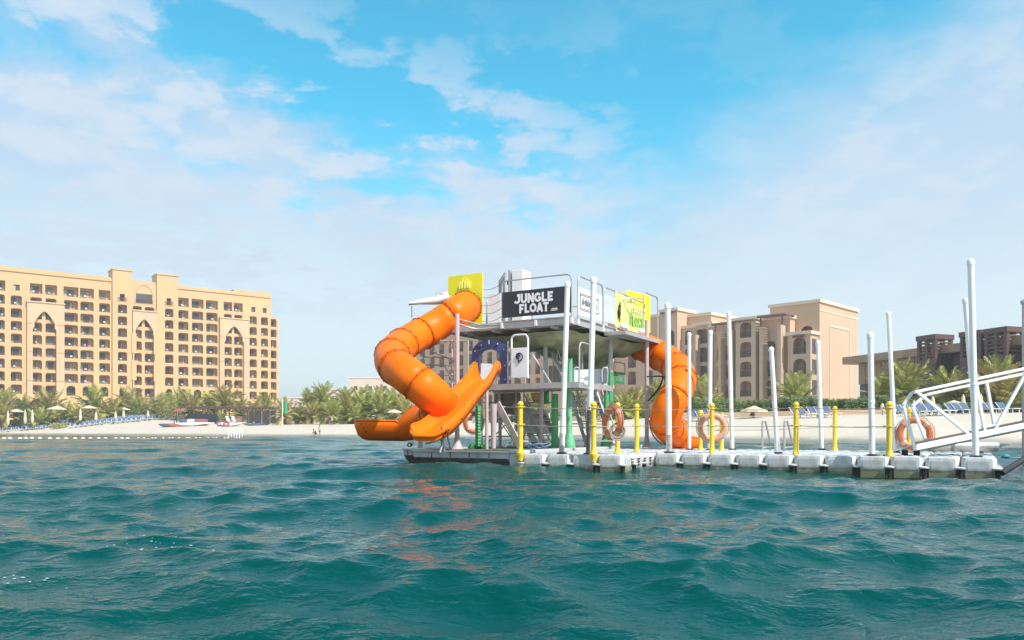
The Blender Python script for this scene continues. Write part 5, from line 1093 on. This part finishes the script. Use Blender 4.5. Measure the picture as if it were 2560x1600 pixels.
a2, a3 = LU(1298, -.1), LU(1373, -.1); blockletters('FLOAT', a3-a2, .20, m_letter, sg, L((a2+a3)/2, -.096, 3.262), U); a2, a3 = LU(1377, -.1), LU(1393, -.1); fit('lettering', '.com', a3-a2, .06, m_letter, sg, L((a2+a3)/2, -.098, 3.19), U, .02)
a0, a1 = LV(1446, .08), LV(1506, .08); hs = sgn('hilton_sign', 'white railing board with a thin framed Hilton logo behind the thick white pole', 'sign', lambda a, z: L(.075, a, z), a0, a1, 3.08, 3.66, m_letter, nrm=U)
b0, b1 = LV(1452, .1), LV(1498, .1); zf0, zf1 = 3.22, 3.53
for (p, q) in (((b0, zf0), (b1, zf0)), ((b0, zf1), (b1, zf1)), ((b0, zf0), (b0, zf1)), ((b1, zf0), (b1, zf1))): MB().beam(L(.096, p[0], p[1]), L(.096, q[0], q[1]), .012, .012).build('logo_frame', m_dark, hs, smooth=False)
fit('lettering', 'Hilton', (b1-b0)*.78, .15, m_dark, hs, L(.1, (b0+b1)/2, 3.375), V, .0); fit('lettering', 'HOTELS & RESORTS', (b1-b0)*.6, .035, m_dark, hs, L(.1, b1-(b1-b0)*.2, 3.12), V, .0) if False else None
a0, a1 = LV(1511, .08), LV(1538, .08); s3 = sgn('blank_panel', 'plain pale panel on the railing between the white and the lime signs', 'panel', lambda a, z: L(.075, a, z), a0, a1, 3.10, 3.72, mat('pale_grey_panel', (.52, .56, .62), .6), nrm=U)
a0, a1 = LV(1539, .08), LV(1614, .08); yb = sgn('lime_banner', 'lime yellow banner with a dark monkey figure and green FLOAT lettering', 'banner', lambda a, z: L(.075, a, z), a0, a1, 3.06, 3.72, m_ybanner, nrm=U)
am = LV(1562, .08); MB().quadbox(L(.075, a0, 3.725), L(.075, am, 3.725), L(.075, am, 3.86), L(.075, a0, 3.86), U*-.018).build('banner_top', m_ybanner, yb, smooth=False)
b0, b1 = LV(1576, .1), LV(1609, .1); blockletters('FLOAT', b1-b0, .26, m_lime, yb, L(.097, (b0+b1)/2, 3.33), V); fit('lettering', 'JUNGLE', (b1-b0)*.8, .11, mat('pale_print', (.72, .8, .35), .6), yb, L(.1, (b0+b1)/2, 3.56), V, .03)
mk = MB(); vm = LV(1548, .1); pf = lambda dv, z: L(.10, vm+dv, z)
mk.tube([pf(.07, 3.66), pf(.05, 3.56), pf(.01, 3.50), pf(-.02, 3.42), pf(0, 3.34), pf(.02, 3.30)], [.012, .018, .035, .05, .04, .018], 8); mk.tube([pf(.0, 3.36), pf(.05, 3.26), pf(.02, 3.18)], [.02, .014, .008], 6); mk.tube([pf(-.02, 3.36), pf(-.05, 3.28), pf(.0, 3.22)], [.02, .014, .008], 6); mk.sphere(pf(.03, 3.55), .04, 8, 6); mk.build('monkey_print', m_dark, yb)
u0, u1 = LU(1120, .95), LU(1206, .95); yl = sgn('yellow_entry_board', 'tall bright yellow board around the mouth of the left tube slide', 'board', lambda a, z: L(a, .95, z), u0, u1, 3.02, 4.38, m_yboard, nrm=-V)
for i, (q, h_) in enumerate(((-.13, .16), (-.06, .24), (.02, .28), (.09, .22), (.15, .15))): um = LU(1160, .92)+q; MB().tube([L(um, .925, 4.05), L(um+.01, .925, 4.05+h_*.6), L(um+.035, .925, 4.05+h_)], [.018, .014, .004], 6).build('leaf_print', mat('faint_print%d' % i, (.95, .86, .25), .5), yl)
p0, p1 = P(1566, 722, 20.6), P(1597, 728, 20.9); y2 = thing('yellow_entry_board', 'smaller looking yellow board behind the lime banner at the right slide', 'board', (p0.x, p0.y, 3.02), AX); MB().quadbox((p0.x, p0.y, 3.02), (p1.x+.3, p1.y, 3.02), (p1.x+.3, p1.y, 4.2), (p0.x, p0.y, 4.3), (0, .03, 0)).build('board', m_yboard, y2, smooth=False)
frame(lambda a, z: L(.4, a, z), 3.1, 4.1, ZU-.1, 3.98, bottom=False); rail('rail_bar', [L(.06, 2.6, 3.75), L(.3, 2.8, 3.80), L(.4, 3.1, 3.8)], .016)
# ---- upper deck furniture
u0, u1 = LU(1275, 1.3), LU(1305, 1.3); cab = thing('white_locker', 'tall white locker with grey edge standing on the upper deck', 'locker', L((u0+u1)/2, 1.5, ZU), AX)
MB().box(L((u0+u1)/2+.03, 1.5, 3.72), (u1-u0-.03, .4, 1.42), AX).build('body', m_white, cab, smooth=False, bevel=.012); MB().box(L(u0-.02, 1.5, 3.72), (.05, .42, 1.45), AX).build('edge_post', m_steel, cab, smooth=False)
for z in (4.15, 3.85, 3.5): MB().box(L(u0-.06, 1.33, z), (.05, .05, .09), AX).build('hinge', m_blackr, cab, smooth=False)
u0, u1 = LU(1238, 1.2), LU(1264, 1.2); cb_ = thing('grey_door_panel', 'grey open door panel beside the white locker on the upper deck', 'panel', L((u0+u1)/2, 1.2, ZU), AX); MB().quadbox(L(u0, 1.4, 3.02), L(u1, 1.2, 3.02), L(u1, 1.2, 4.36), L(u0, 1.4, 4.20), V*.03).build('panel', mat('grey_panel', (.36, .38, .42), .5), cb_, smooth=False); MB().tube([L(u0, 1.38, 3.02), L(u0, 1.38, 4.22), L(u1, 1.18, 4.38), L(u1, 1.18, 3.02)], .014, 6).build('door_edge', m_steel, cb_)
u0, u1 = LU(1219, .5), LU(1252, .5); wp = sgn('white_side_panel', 'white quilted panel between the yellow board and the black sign', 'panel', lambda a, z: L(a, .5, z), u0, u1, 3.04, 3.76, m_white, nrm=-V)
for i in range(5): z = 3.12+i*.18; rope(L(LU(1207, .4), .4, z+.02), L(LU(1254, .0), .0, z+.03), .05, .007, m_rope, 'safety_rope', ('lowest', 'second lowest', 'middle', 'second highest', 'highest')[i]+' sagging safety rope between the yellow board and the black sign', grp='sagging ropes beside the yellow board')
bm_ = thing('boom_awning', 'white wedge shaped boom with a hanging chain at the upper left of the tower', 'boom', P(1120, 757, 18.6)); a, b = P(1024, 758, 18.4), P(1122, 748, 18.5)
MB().tube([a, a.lerp(b, .3), a.lerp(b, .7), b+ZV*.06], [.03, .06, .10, .13], 12).build('boom_cover', m_white, bm_); MB().tube([a-ZV*.03+Vector((-.02, 0, 0)), b-ZV*.06], .016, 8).build('boom_spar', m_rail, bm_)
for i in range(8): MB().torus(a+Vector((.05, 0, -.08-.035*i)), (1, 0, 0) if i % 2 else (0, 1, 0), .018, .005, 10, 5).build('chain_link', m_rail, bm_)
rail('davit', [P(1091, 757, 18.4), P(1091, 730, 18.4), P(1128, 742, 18.4)], .012, m_steel, bm_); 
rail('support_arm', smooth_path([P(1143, 808, 17.2), P(1190, 822, 17.4), P(1253, 817, 17.3)], 4), .016); rail('support_arm', [P(1143, 797, 17.2), P(1200, 812, 17.5), P(1253, 813, 17.3)], .014)
# ---- olive camouflage net slung below the deck
nb = MB(); N1, N2 = 52, 40; rr = random.Random(9)
for j in range(N2+1):
    for i in range(N1+1):
        s_, t_ = i/N1, j/N2; u = UL+.55+(-UL-.75+.5*t_)*s_; v = .35+3.4*t_; sag = (.62*math.sin(math.pi*min(1, s_*1.02))**.8*(1-.25*s_))*t_**.75+.09*math.sin(9*s_+4*t_)*t_+.06*math.sin(17*s_-7*t_)*t_+.04*math.sin(31*s_+9*t_)*t_+.035*math.sin(23*t_+5*s_)
        nb.v.append(L(u, v, ZU-.20-max(0, sag)))
for j in range(N2):
    for i in range(N1): nb.f.append((j*(N1+1)+i, j*(N1+1)+i+1, (j+1)*(N1+1)+i+1, (j+1)*(N1+1)+i))
o = nb.build('shade_net', m_olive, None, recalc=False); tag(o, 'olive green net sagging under the upper deck of the tower', 'net')
# ---- blue arch and gate on the lower deck
va = .06; u0, u1 = LU(1181, va), LU(1271, va); um = (u0+u1)/2; hw = (u1-u0)/2; arch = thing('blue_arch', 'blue arched entrance panel at the top of the open orange slide', 'panel', L(um, va, ZL), AX); ab = MB(); N = 18; zt = 2.68; z0 = ZL+.02; sp_ = zt-.36
outer = [(-hw, z0), (-hw, sp_)]+[(-hw*math.cos(math.pi*i/N)**1 if True else 0, sp_+(zt-sp_)*math.sin(math.pi*i/N)**.8) for i in range(1, N)]+[(hw, sp_), (hw, z0)]
hi_ = hw*.56; inner = [(-hi_, z0), (-hi_, sp_-.05)]+[(-hi_*math.cos(math.pi*i/N), sp_-.05+(zt-sp_-.18)*math.sin(math.pi*i/N)) for i in range(1, N)]+[(hi_, sp_-.05), (hi_, z0)]
for k in range(len(outer)-1):
    q = [outer[k], outer[k+1], inner[k+1], inner[k]]; ab.quadbox(*[L(um+a, va, z) for a, z in q], -V*.03)
ab.build('arch_panel', m_blue, arch, smooth=False)
for a, z in [(-hw*.85, z0+.1), (-hw*.85, z0+.4), (-hw*.8, z0+.75), (hw*.85, z0+.1), (hw*.85, z0+.4), (hw*.8, z0+.75), (-hw*.45, zt-.12), (hw*.45, zt-.12)]: MB().lathe(L(um+a, va-.03, z), [(.014, 0), (.014, .01), (.006, .014)], 8, -V).build('bolt', m_letter, arch)
MB().box(L(um, va-.045, zt-.07), (.035, .012, .09), AX).build('name_plate', m_letter, arch, smooth=False); 
for a, s_ in ((-hw*.62, 1), (hw*.35, -1)): MB().box(L(um+a, va-.045, zt-.17), (.09, .012, .03), m=Matrix.Rotation(AX, 4, 'Z') @ Matrix.Rotation(s_*.5, 4, 'Y')).build('vent_slot', m_blackr, arch, smooth=False)
rail('arch_post', [L(um+.12, va+.1, ZL), L(um+.12, va+.1, 2.5), L(um+.02, va+.1, 2.58)], .018, m_steel); 
MB().quadbox(L(um-.24, va-.06, 1.72), L(um-.03, va-.06, 1.62), L(um+.12, va+.02, 2.12), L(um-.25, va+.02, 2.16), V*.02).build('slide_hood', m_white, arch, smooth=False, bevel=.01)
ug0, ug1 = LU(1279, -.02), LU(1320, -.02); gf = lambda a, z: L(a, -.02, z); frame(gf, ug0, ug1, ZL+.12, 2.72, .022, .1, m_white, 'gate_frame')
gt = thing('white_gate_board', 'white gate board with a dark tree in a crescent logo on the lower deck', 'sign', L((ug0+ug1)/2, -.03, ZL+.12), AX); gm = (ug0+ug1)/2; MB().quadbox(L(ug0+.01, -.045, 1.80), L(ug1-.01, -.045, 1.80), L(ug1-.01, -.045, 2.44), L(ug0+.01, -.045, 2.44), V*.015).build('board', m_letter, gt, smooth=False, bevel=.003)
MB().torus(L(gm+.005, -.058, 2.24), V, .085, .012, 24, 6, -2.2, 2.0).build('crescent_print', m_logo, gt)
for a, z, r_ in ((-.035, 2.29, .028), (.0, 2.31, .025), (-.05, 2.25, .026), (-.015, 2.26, .03), (.02, 2.27, .022), (-.04, 2.21, .022), (.0, 2.22, .022)): MB().sphere(L(gm+a-.01, -.055, z), r_, 8, 5, (1, .3, 1)).build('tree_print', m_logo, gt)
MB().beam(L(gm-.012, -.058, 2.24), L(gm-.012, -.058, 2.13), .012).beam(L(gm-.03, -.058, 2.125), L(gm+.02, -.058, 2.125), .012).build('trunk_print', m_logo, gt, smooth=False)
rail('gate_post', [L(ug0-.1, -.0, ZL), L(ug0-.1, -.0, 2.6)], .022, m_steel)
for z in (1.8, 2.1, 2.4): MB().lathe(L(ug0-.06, -.01, z), [(.03, -.03), (.03, .03)], 8).build('gate_hinge', m_steel, tw)
# ---- lower deck rails, back panel, green sign
rail('grab_rail', smooth_path([L(-1.15, .1, ZL), L(-1.15, .1, 2.22), L(-1.02, .1, 2.30), L(-.9, .1, 2.18), L(-.62, .3, ZL)], 4), .02); rail('grab_rail', smooth_path([L(-1.15, 1.0, ZL), L(-1.15, 1.0, 2.22), L(-1.02, 1.0, 2.30), L(-.9, 1.0, 2.18), L(-.62, 1.1, ZL)], 4), .02)
q0, q1 = P(1436, 955, 17.6), P(1520, 958, 19.0); bp_ = thing('pale_back_panel', 'plain pale blue white panel on the lower deck behind the thick white pole', 'panel', (q0.x, q0.y, ZL), AX); MB().quadbox((q0.x, q0.y, ZL+.04), (q1.x, q1.y, ZL+.04), (q1.x, q1.y, HC+(HY-921)*q1.y/F), (q0.x, q0.y, HC+(HY-925)*q0.y/F), (-.01, .02, 0)).build('panel', mat('pale_panel', (.62, .68, .76), .5), bp_, smooth=False)
for px, Y in ((1441, 16.9), (1512, 18.0)): rail('grab_rail', smooth_path([P(px-6, 955, Y), P(px-6, 924, Y), P(px+2, 919, Y), P(px+7, 926, Y), P(px+6, 957, Y)], 4), .018)
q0, q1 = P(1534, 958, 18.9), P(1562, 963, 19.4); zt0, zt1 = HC+(HY-905)*q0.y/F, HC+(HY-908)*q1.y/F; js = thing('jungle_cube_sign', 'small green sign board with pale JUNGLE CUBE lettering on the lower deck', 'sign', (q0.x, q0.y, ZL), AX); dd = (q1-q0); dd.z = 0; wdt = dd.length; dd.normalize(); nn_ = dd.cross(ZV)
MB().quadbox(q0, q0+dd*wdt, Vector((q1.x, q1.y, zt0-.22)), Vector((q0.x, q0.y, zt0-.22)), -nn_*.015).build('board', mat('sign_green', (.04, .20, .08), .5), js, smooth=False); blockletters('JUNGLE', wdt*.84, .13, m_letter, js, q0+dd*wdt*.5+nn_*.014+ZV*.56*(zt0-q0.z)/1.0*.9, dd, .03); blockletters('CUBE', wdt*.62, .13, m_letter, js, q0+dd*wdt*.5+nn_*.014+ZV*.24*(zt0-q0.z)/1.0, dd, .03)
rail('sign_frame', smooth_path([q0+nn_*.0, Vector((q0.x, q0.y, zt0-.08)), Vector((q0.x, q0.y, zt0))+dd*.06, Vector((q1.x, q1.y, zt0))-dd*.06, Vector((q1.x, q1.y, zt0-.08)), q1], 4), .014, m_steel, js)
# ---- stairs
def stair(name, label, p0, p1, wv, n, rail_h=.0, m=m_steel):
    p0, p1 = Vector(p0), Vector(p1); t = thing(name, label, 'stairs', p1, 0); wv = Vector(wv); up = ZV
    for s_ in (0, 1): MB().beam(p0+wv*s_, p1+wv*s_, .035, .15).build('stringer', m, t, smooth=False)
    for i in range(n): c = p0.lerp(p1, (i+.5)/n); d = (p1-p0); d.z = 0; d.normalize(); MB().quadbox(c-d*.10+wv*.03, c+d*.10+wv*.03, c+d*.10+wv*.97, c-d*.10+wv*.97, ZV*.03).build('tread', m, t, smooth=False)
    if rail_h:
        for s_ in (0, 1): MB().tube([p0+wv*s_, p0+wv*s_+ZV*rail_h, p1+wv*s_+ZV*rail_h, p1+wv*s_], .018, 8).build('handrail', m, t)
    return t
m_st = mat('worn_stair_steel', (.50, .46, .43), .55, .0, var=.25, scale=4)
stair('stairs', 'lower steel stairs going down right from the landing behind the left yellow post', P(1243, 1008, 17.4), P(1300, 1116, 17.0), V*.75, 5, 0, m_st)
stair('stairs', 'second flight of open steel stairs under the middle of the lower deck', P(1311, 1010, 18.3), P(1362, 1112, 17.6), V*.7, 6, 0, m_st)
stair('stairs', 'upper steel stairs from the lower deck to the upper deck under the net', P(1372, 850, 18.9), P(1410, 958, 18.3), V*.6, 6, .35, m_st)
stair('ladder_stairs', 'steep right hand scaffold stairs behind the two front white poles', P(1428, 985, 18.9), P(1468, 1112, 18.2), U*.55+V*.2, 8, .5, m_steel)
slab('landing', -2.7, -1.9, .9, 1.6, 1.18, 1.22, m_pinkst); slab('back_board', -2.55, -1.85, 1.1, 1.13, 1.0, ZL-.12, mat('worn_board', (.33, .27, .24), .7, var=.3, scale=3))
for z in (.55, .82, 1.1, 1.35): rail('scaffold_rung', [P(1425, HY-(z-HC)*F/18.0, 18.0), P(1512, HY-(z-HC)*F/18.9, 18.9)], .015)
for px, Y in ((1428, 18.0), (1466, 18.4), (1508, 18.9)): rail('scaffold_post', [P(px, 1118, Y), P(px, 985, Y)], .018)
for (x0, x1, Ya, Yb, y0, y1) in ((1205, 1290, 17.9, 18.3, 985, 1112), (1310, 1380, 18.8, 18.9, 985, 1110)):
    for q in range(3): y = y0+(y1-y0)*(q+.5)/3; rail('scaffold_rung', [P(x0, y, Ya), P(x1, y, Yb)], .013)
    rail('cross_brace', [P(x0, y0, Ya), P(x1, y1, Yb)], .013); rail('scaffold_post', [P(x0, 1116, Ya), P(x0, 975, Ya)], .016); rail('scaffold_post', [P(x1, 1116, Yb), P(x1, 975, Yb)], .016)
frame(lambda a, z: L(a, 1.70, z), -2.5, -1.3, ZL, 2.55); frame(lambda a, z: L(a, 1.70, z), -1.2, -.55, ZL, 2.55); frame(lambda a, z: L(.13, a, z), .1, .8, ZL, 2.5)
for i in range(9): x = 1430+i*10; rail('lattice_bar', [P(x, 985, 18.1+.008*(x-1425)), P(x+16, 1030, 18.1+.008*(x-1425))], .008)
MB().quadbox(P(1372, 955, 18.9), P(1440, 958, 19.1), P(1440, 912, 19.1), P(1372, 915, 18.9), (0, .02, 0)).build('mesh_panel', m_pinkst, tw, smooth=False)
for i, (px, y) in enumerate(((1283, 1068), (1293, 1090), (1360, 1075))): rail('loose_strut', [P(px, 1112, 17.9), P(px+38, y-30, 18.2)], .014)
rail('cross_brace', [P(1460, 1118, 18.4), P(1512, 990, 18.9)], .016); rail('cross_brace', [P(1208, 1118, 17.6), P(1280, 1045, 17.6)], .016); rail('cross_brace', [P(1262, 1118, 17.2), P(1300, 1085, 17.2)], .014)
MB().quadbox(P(1310, 1024, 18.7), P(1375, 1024, 18.9), P(1375, 1085, 18.9), P(1310, 1085, 18.7), (0, .03, 0)).build('kick_board', m_white, tw, smooth=False)
for i, (px, l) in enumerate(((1331, 985), (1336, 990), (1341, 984), (1346, 992))):
    pass
rs = thing('hanging_straps', 'tangle of orange red straps hanging under the lower deck', 'straps', P(1338, 1005, 17.7))
for i in range(6): MB().tube(smooth_path([P(1328+i*3.4, 982, 17.7), P(1330+i*3.6, 992, 17.65), P(1334+i*2.6, 1003+i % 3*2, 17.7)], 3), .012, 6).build('strap', m_red, rs)
rp_ = thing('rope_pile', 'heap of blue grey rope and black hose on the dock below the stairs', 'rope', P(1345, 1117, 16.6))
for i in range(9): MB().torus(P(1333+i*3.6, 1118-(i % 3)*2.0, 16.6+.05*(i % 2)), (.3*math.sin(i*2.1), -.3*math.cos(i*1.7), 1), .09+.02*(i % 3), .016, 18, 6).build('rope_turn', mat('blue_grey_rope', (.15, .22, .33), .8) if i == 0 else (bpy.data.materials['blue_grey_rope'] if i % 3 else m_blackr), rp_)
# ---- climbing rungs left of the tower
cl = thing('climbing_rungs', 'steel climbing rungs bent round between the left column and the tube slide', 'climbing frame', P(1143, 1000, 17.6))
for y in (853, 894, 914, 938): rail('rung', [P(1060 if y > 860 else 1100, y-2, 17.9), P(1141, y, 17.4)], .016, m_steel, cl)
rail('bent_upright', smooth_path([P(1120, 853, 17.9), P(1070, 868, 17.95), P(1057, 890, 17.95), P(1070, 925, 17.9), P(1100, 950, 17.8), P(1143, 962, 17.6)], 4), .016, m_steel, cl); rail('upright', [P(1130, 850, 17.5), P(1130, 985, 17.5)], .018, m_pinkst, cl)
rail('upright', [P(1170, 853, 17.4), P(1170, 960, 17.4)], .02, m_steel, cl); rail('top_bar', [P(1100, 853, 17.7), P(1172, 853, 17.4)], .016, m_steel, cl)

# ---------------------------------------------------------------- slides
def tube_slide(name, label, path, r, nsec, rings_bolts=14):
    pts = resample(smooth_path(path, 10), nsec*7+1); t = thing(name, label, 'tube slide', (pts[-1].x, pts[-1].y, HZ)); 
    full = MB().tube(pts, r, 32, cap=False).v
    for k in range(nsec):
        sg_ = MB(); sg_.v = full[k*7*32:(k*7+8)*32]; sg_.f = [(i*32+q, i*32+(q+1) % 32, (i+1)*32+(q+1) % 32, (i+1)*32+q) for i in range(7) for q in range(32)]; sg_.build('tube_section', m_orange, t).modifiers.new('solid', 'SOLIDIFY').thickness = .012
    for k in range(nsec+1):
        i = min(k*7, len(pts)-1); tn = (pts[min(i+1, len(pts)-1)]-pts[max(i-1, 0)]).normalized(); c = pts[i]; fl = MB().torus(c, tn, r+.006, .011, 36, 6).build('flange', m_orange, t); MB().torus(c, tn, r+.016, .0065, 36, 5).build('flange_seal', m_flange, t)
        a = tn.cross(ZV).normalized(); b = tn.cross(a); bb = MB()
        for q in range(rings_bolts):
            an = 2*math.pi*q/rings_bolts; bb.sphere(c+(a*math.cos(an)+b*math.sin(an))*(r+.022), .014, 6, 4)
        bb.build('bolt_ring', m_bolt, t)
    return t, pts
def trough(parent, path, rad, name, h_up=.0, endcap=True, m=m_orange, n=20, hood=True):
    pts = resample(smooth_path(path, 8), 22); mb = MB(); W_ = n+1
    for i, p in enumerate(pts):
        tn = (pts[min(i+1, 21)]-pts[max(i-1, 0)]); tn.z *= .6; tn.normalize(); sdv = tn.cross(ZV).normalized(); up = sdv.cross(tn)
        rr_ = rad[0]+(rad[1]-rad[0])*i/21
        if endcap and i > 17: rr_ *= (max(.0, 1-((i-17)/4.05)**2.6))**.5
        tt = i/21; hood_ = max(0, 1-tt/.42) if hood else 0; A_ = math.pi/2+(math.pi*.49)*hood_**1.3
        for k in range(W_):
            q = -A_+2*A_*k/n; x, z = math.sin(q)*rr_, -math.cos(q)*rr_
            if k in (0, n) and hood_ == 0: z = h_up; x *= 1.04
            mb.v.append(p+sdv*x+up*z)
    for i in range(21):
        for k in range(n): mb.f.append((i*W_+k, i*W_+k+1, (i+1)*W_+k+1, (i+1)*W_+k))
    o = mb.build(name, m, parent, recalc=False); s_ = o.modifiers.new('solid', 'SOLIDIFY'); s_.thickness = .022; s_.offset = 0
    for e in (0, n): MB().tube([mb.v[i*W_+e] for i in range(4 if hood else 0, 22)], .022, 8).build('rim', m, parent)
    return pts
tl, pts = tube_slide('tube_slide', 'big orange spiral tube slide curling down from the yellow board at left', [P(1166, 766, 18.75), P(1140, 782, 18.2), P(1082, 819, 18.0), P(1026, 850, 17.5), P(986, 880, 16.6), P(982, 908, 15.9), P(1016, 936, 15.3), P(1054, 965, 15.1), P(1088, 996, 15.3), P(1100, 1022, 15.9), P(1086, 1042, 16.6), P(1052, 1054, 17.1)], .355, 9)
trough(tl, [P(1078, 1045, 16.8), P(1050, 1052, 17.0), P(1010, 1060, 17.2), P(960, 1060, 17.25), P(889, 1060, 17.3)], (.37, .345), 'outlet_trough', .07)
for i in range(4):                                                         # moulded ribs along the outlet's outer side
    a, b = P(908+i*2, 1070+i*6-8, 16.97+.02*i), P(968+i*2, 1072+i*5-8, 16.93+.03*i); MB().tube([a, a.lerp(b, .5), b], [.006, .016, .008], 6).build('moulded_rib', m_orange, tl)
for px, py in ((903, 1060), (909, 1070), (914, 1079), (974, 1060), (978, 1067), (981, 1074)): MB().sphere(P(px, py, 16.94), .018, 8, 5).build('bolt', m_flange, tl)
rail('support_strut', [P(1143, 905, 17.2), P(1085, 880, 17.9)], .02, m_steel, tl); rail('support_strut', [P(1125, 1118, 17.2), P(1112, 1062, 17.0)], .02, m_steel, tl); rail('support_strut', smooth_path([P(1143, 960, 17.2), P(1125, 940, 17.3), P(1112, 915, 17.6)], 4), .016, m_steel, tl)
trr, pts = tube_slide('tube_slide', 'orange spiral tube slide winding down from the right end of the tower', [P(1560, 836, 20.6), P(1602, 864, 20.2), P(1650, 889, 19.7), P(1688, 915, 19.1), P(1702, 946, 18.5), P(1694, 978, 18.1), P(1676, 1010, 17.9), P(1664, 1040, 18.0), P(1668, 1064, 18.3), P(1688, 1082, 18.7)], .355, 7)
trough(trr, [P(1684, 1080, 18.7), P(1702, 1088, 18.8), P(1718, 1097, 18.8), P(1742, 1104, 18.9)], (.34, .28), 'outlet_trough', .04)
rail('support_bracket', smooth_path([P(1617, 942, 19.0), P(1625, 941, 19.0), P(1655, 941, 19.0), P(1657, 947, 19.0)], 3), .018, m_blackr, trr); rail('support_brace', smooth_path([P(1657, 944, 19.0), P(1648, 970, 19.0), P(1620, 1002, 19.0)], 4), .02, m_blackr, trr); rail('support_brace', smooth_path([P(1625, 1068, 18.6), P(1635, 1092, 18.6), P(1655, 1112, 18.7)], 4), .02, m_steel, trr)
# open front slide
os_ = thing('open_slide', 'open orange slide with raised horns coming down toward the water at front left', 'slide', L(-2.3, -2.2, HZ), AX)
S0, S1 = P(1219, 950, 16.45), P(1058, 1090, 14.35); S0.z, S1.z = 0, 0; N = 34; n = 20; mb = MB(); rimL, rimR = [], []
for i in range(N+1):
    t = i/N; p = S0.lerp(S1, t); tn = (S1-S0).normalized(); sdv = tn.cross(ZV).normalized()
    s_ = min(1, max(0, (t-.04)/.86)); zf = 1.70-(1.70-.60)*(s_*s_*(3-2*s_)*.55+s_*.45); 
    hw_ = .265+.05*t+.03*max(0, t-.8)/.2
    sh = .17+.20*math.exp(-((t-.03)/.09)**2)+.02*t-.10*max(0, (t-.9)/.1)**2
    ec = 0 if t < .93 else ((t-.93)/.07)**2
    for k in range(n+1):
        q = -1+2*k/n; x = hw_*math.copysign(min(1, abs(q)**.8), q); z = zf+sh*max(0, (abs(q)-.38)/.62)**1.7-.04*ec
        if i == 0: p_ = p+tn*(-.02+.0*abs(q))
        else: p_ = p+tn*(-.12*ec*abs(q)**2)
        mb.v.append(p_+sdv*x+ZV*z)
    rimL.append(mb.v[-n-1]); rimR.append(mb.v[-1])
for i in range(N):
    for k in range(n): mb.f.append((i*(n+1)+k, i*(n+1)+k+1, (i+1)*(n+1)+k+1, (i+1)*(n+1)+k))
o = mb.build('chute', m_orange, os_, recalc=False); q = o.modifiers.new('solid', 'SOLIDIFY'); q.thickness = .02; q.offset = 0
for rm, s_ in ((rimL, -1), (rimR, 1)):                                      # rolled side skirts give the chute its thickness
    MB().tube(rm, .024, 8).build('rim', m_orange, os_)
    sk = MB(); sdv = (S1-S0).normalized().cross(ZV)
    for i, p in enumerate(rm): sk.v += [p+sdv*s_*.01, p+sdv*s_*.035-ZV*.09, p+sdv*s_*.005-ZV*(.24 if i < N-3 else .14)]
    for i in range(N):
        for k in range(2): sk.f.append((i*3+k, i*3+k+1, i*3+k+4, i*3+k+3))
    o = sk.build('side_skirt', m_orange, os_, recalc=False); q = o.modifiers.new('solid', 'SOLIDIFY'); q.thickness = .015
    for i in (5, 14, 23, 30): MB().sphere(rm[i]-ZV*.12+sdv*s_*.045, .02, 8, 5).build('bolt', m_flange, os_)
lipm = MB(); end = [mb.v[N*(n+1)+k] for k in range(n+1)]; lipm.tube(end, .035, 10).build('end_lip', m_orange, os_)
bu = MB(); fr_ = []
for k in range(n+1): fr_.append(end[k])
for k in range(n+1): bu.v += [end[k], end[k]+Vector((.015, .02, -.09)), end[k]+(S0-S1).normalized()*.25+ZV*-.06]
for k in range(n):
    for j in range(2): bu.f.append((k*3+j, k*3+j+1, k*3+j+4, k*3+j+3))
bu.build('underside_nose', m_orange, os_, recalc=False)
rail('support_leg', [S0.lerp(S1, .78)+ZV*.72, S0.lerp(S1, .70)+ZV*HZ], .025, m_steel, os_); rail('support_leg', [S0.lerp(S1, .80)+ZV*.70+U*.2, S0.lerp(S1, .86)+ZV*HZ+U*.15], .02, m_steel, os_)
rail('support_rail', smooth_path([S0.lerp(S1, .97)+ZV*.42, S0.lerp(S1, .85)+ZV*.46, S0.lerp(S1, .65)+ZV*.62+U*.1, S0.lerp(S1, .5)+ZV*.85+U*.1], 5), .018, m_steel, os_)
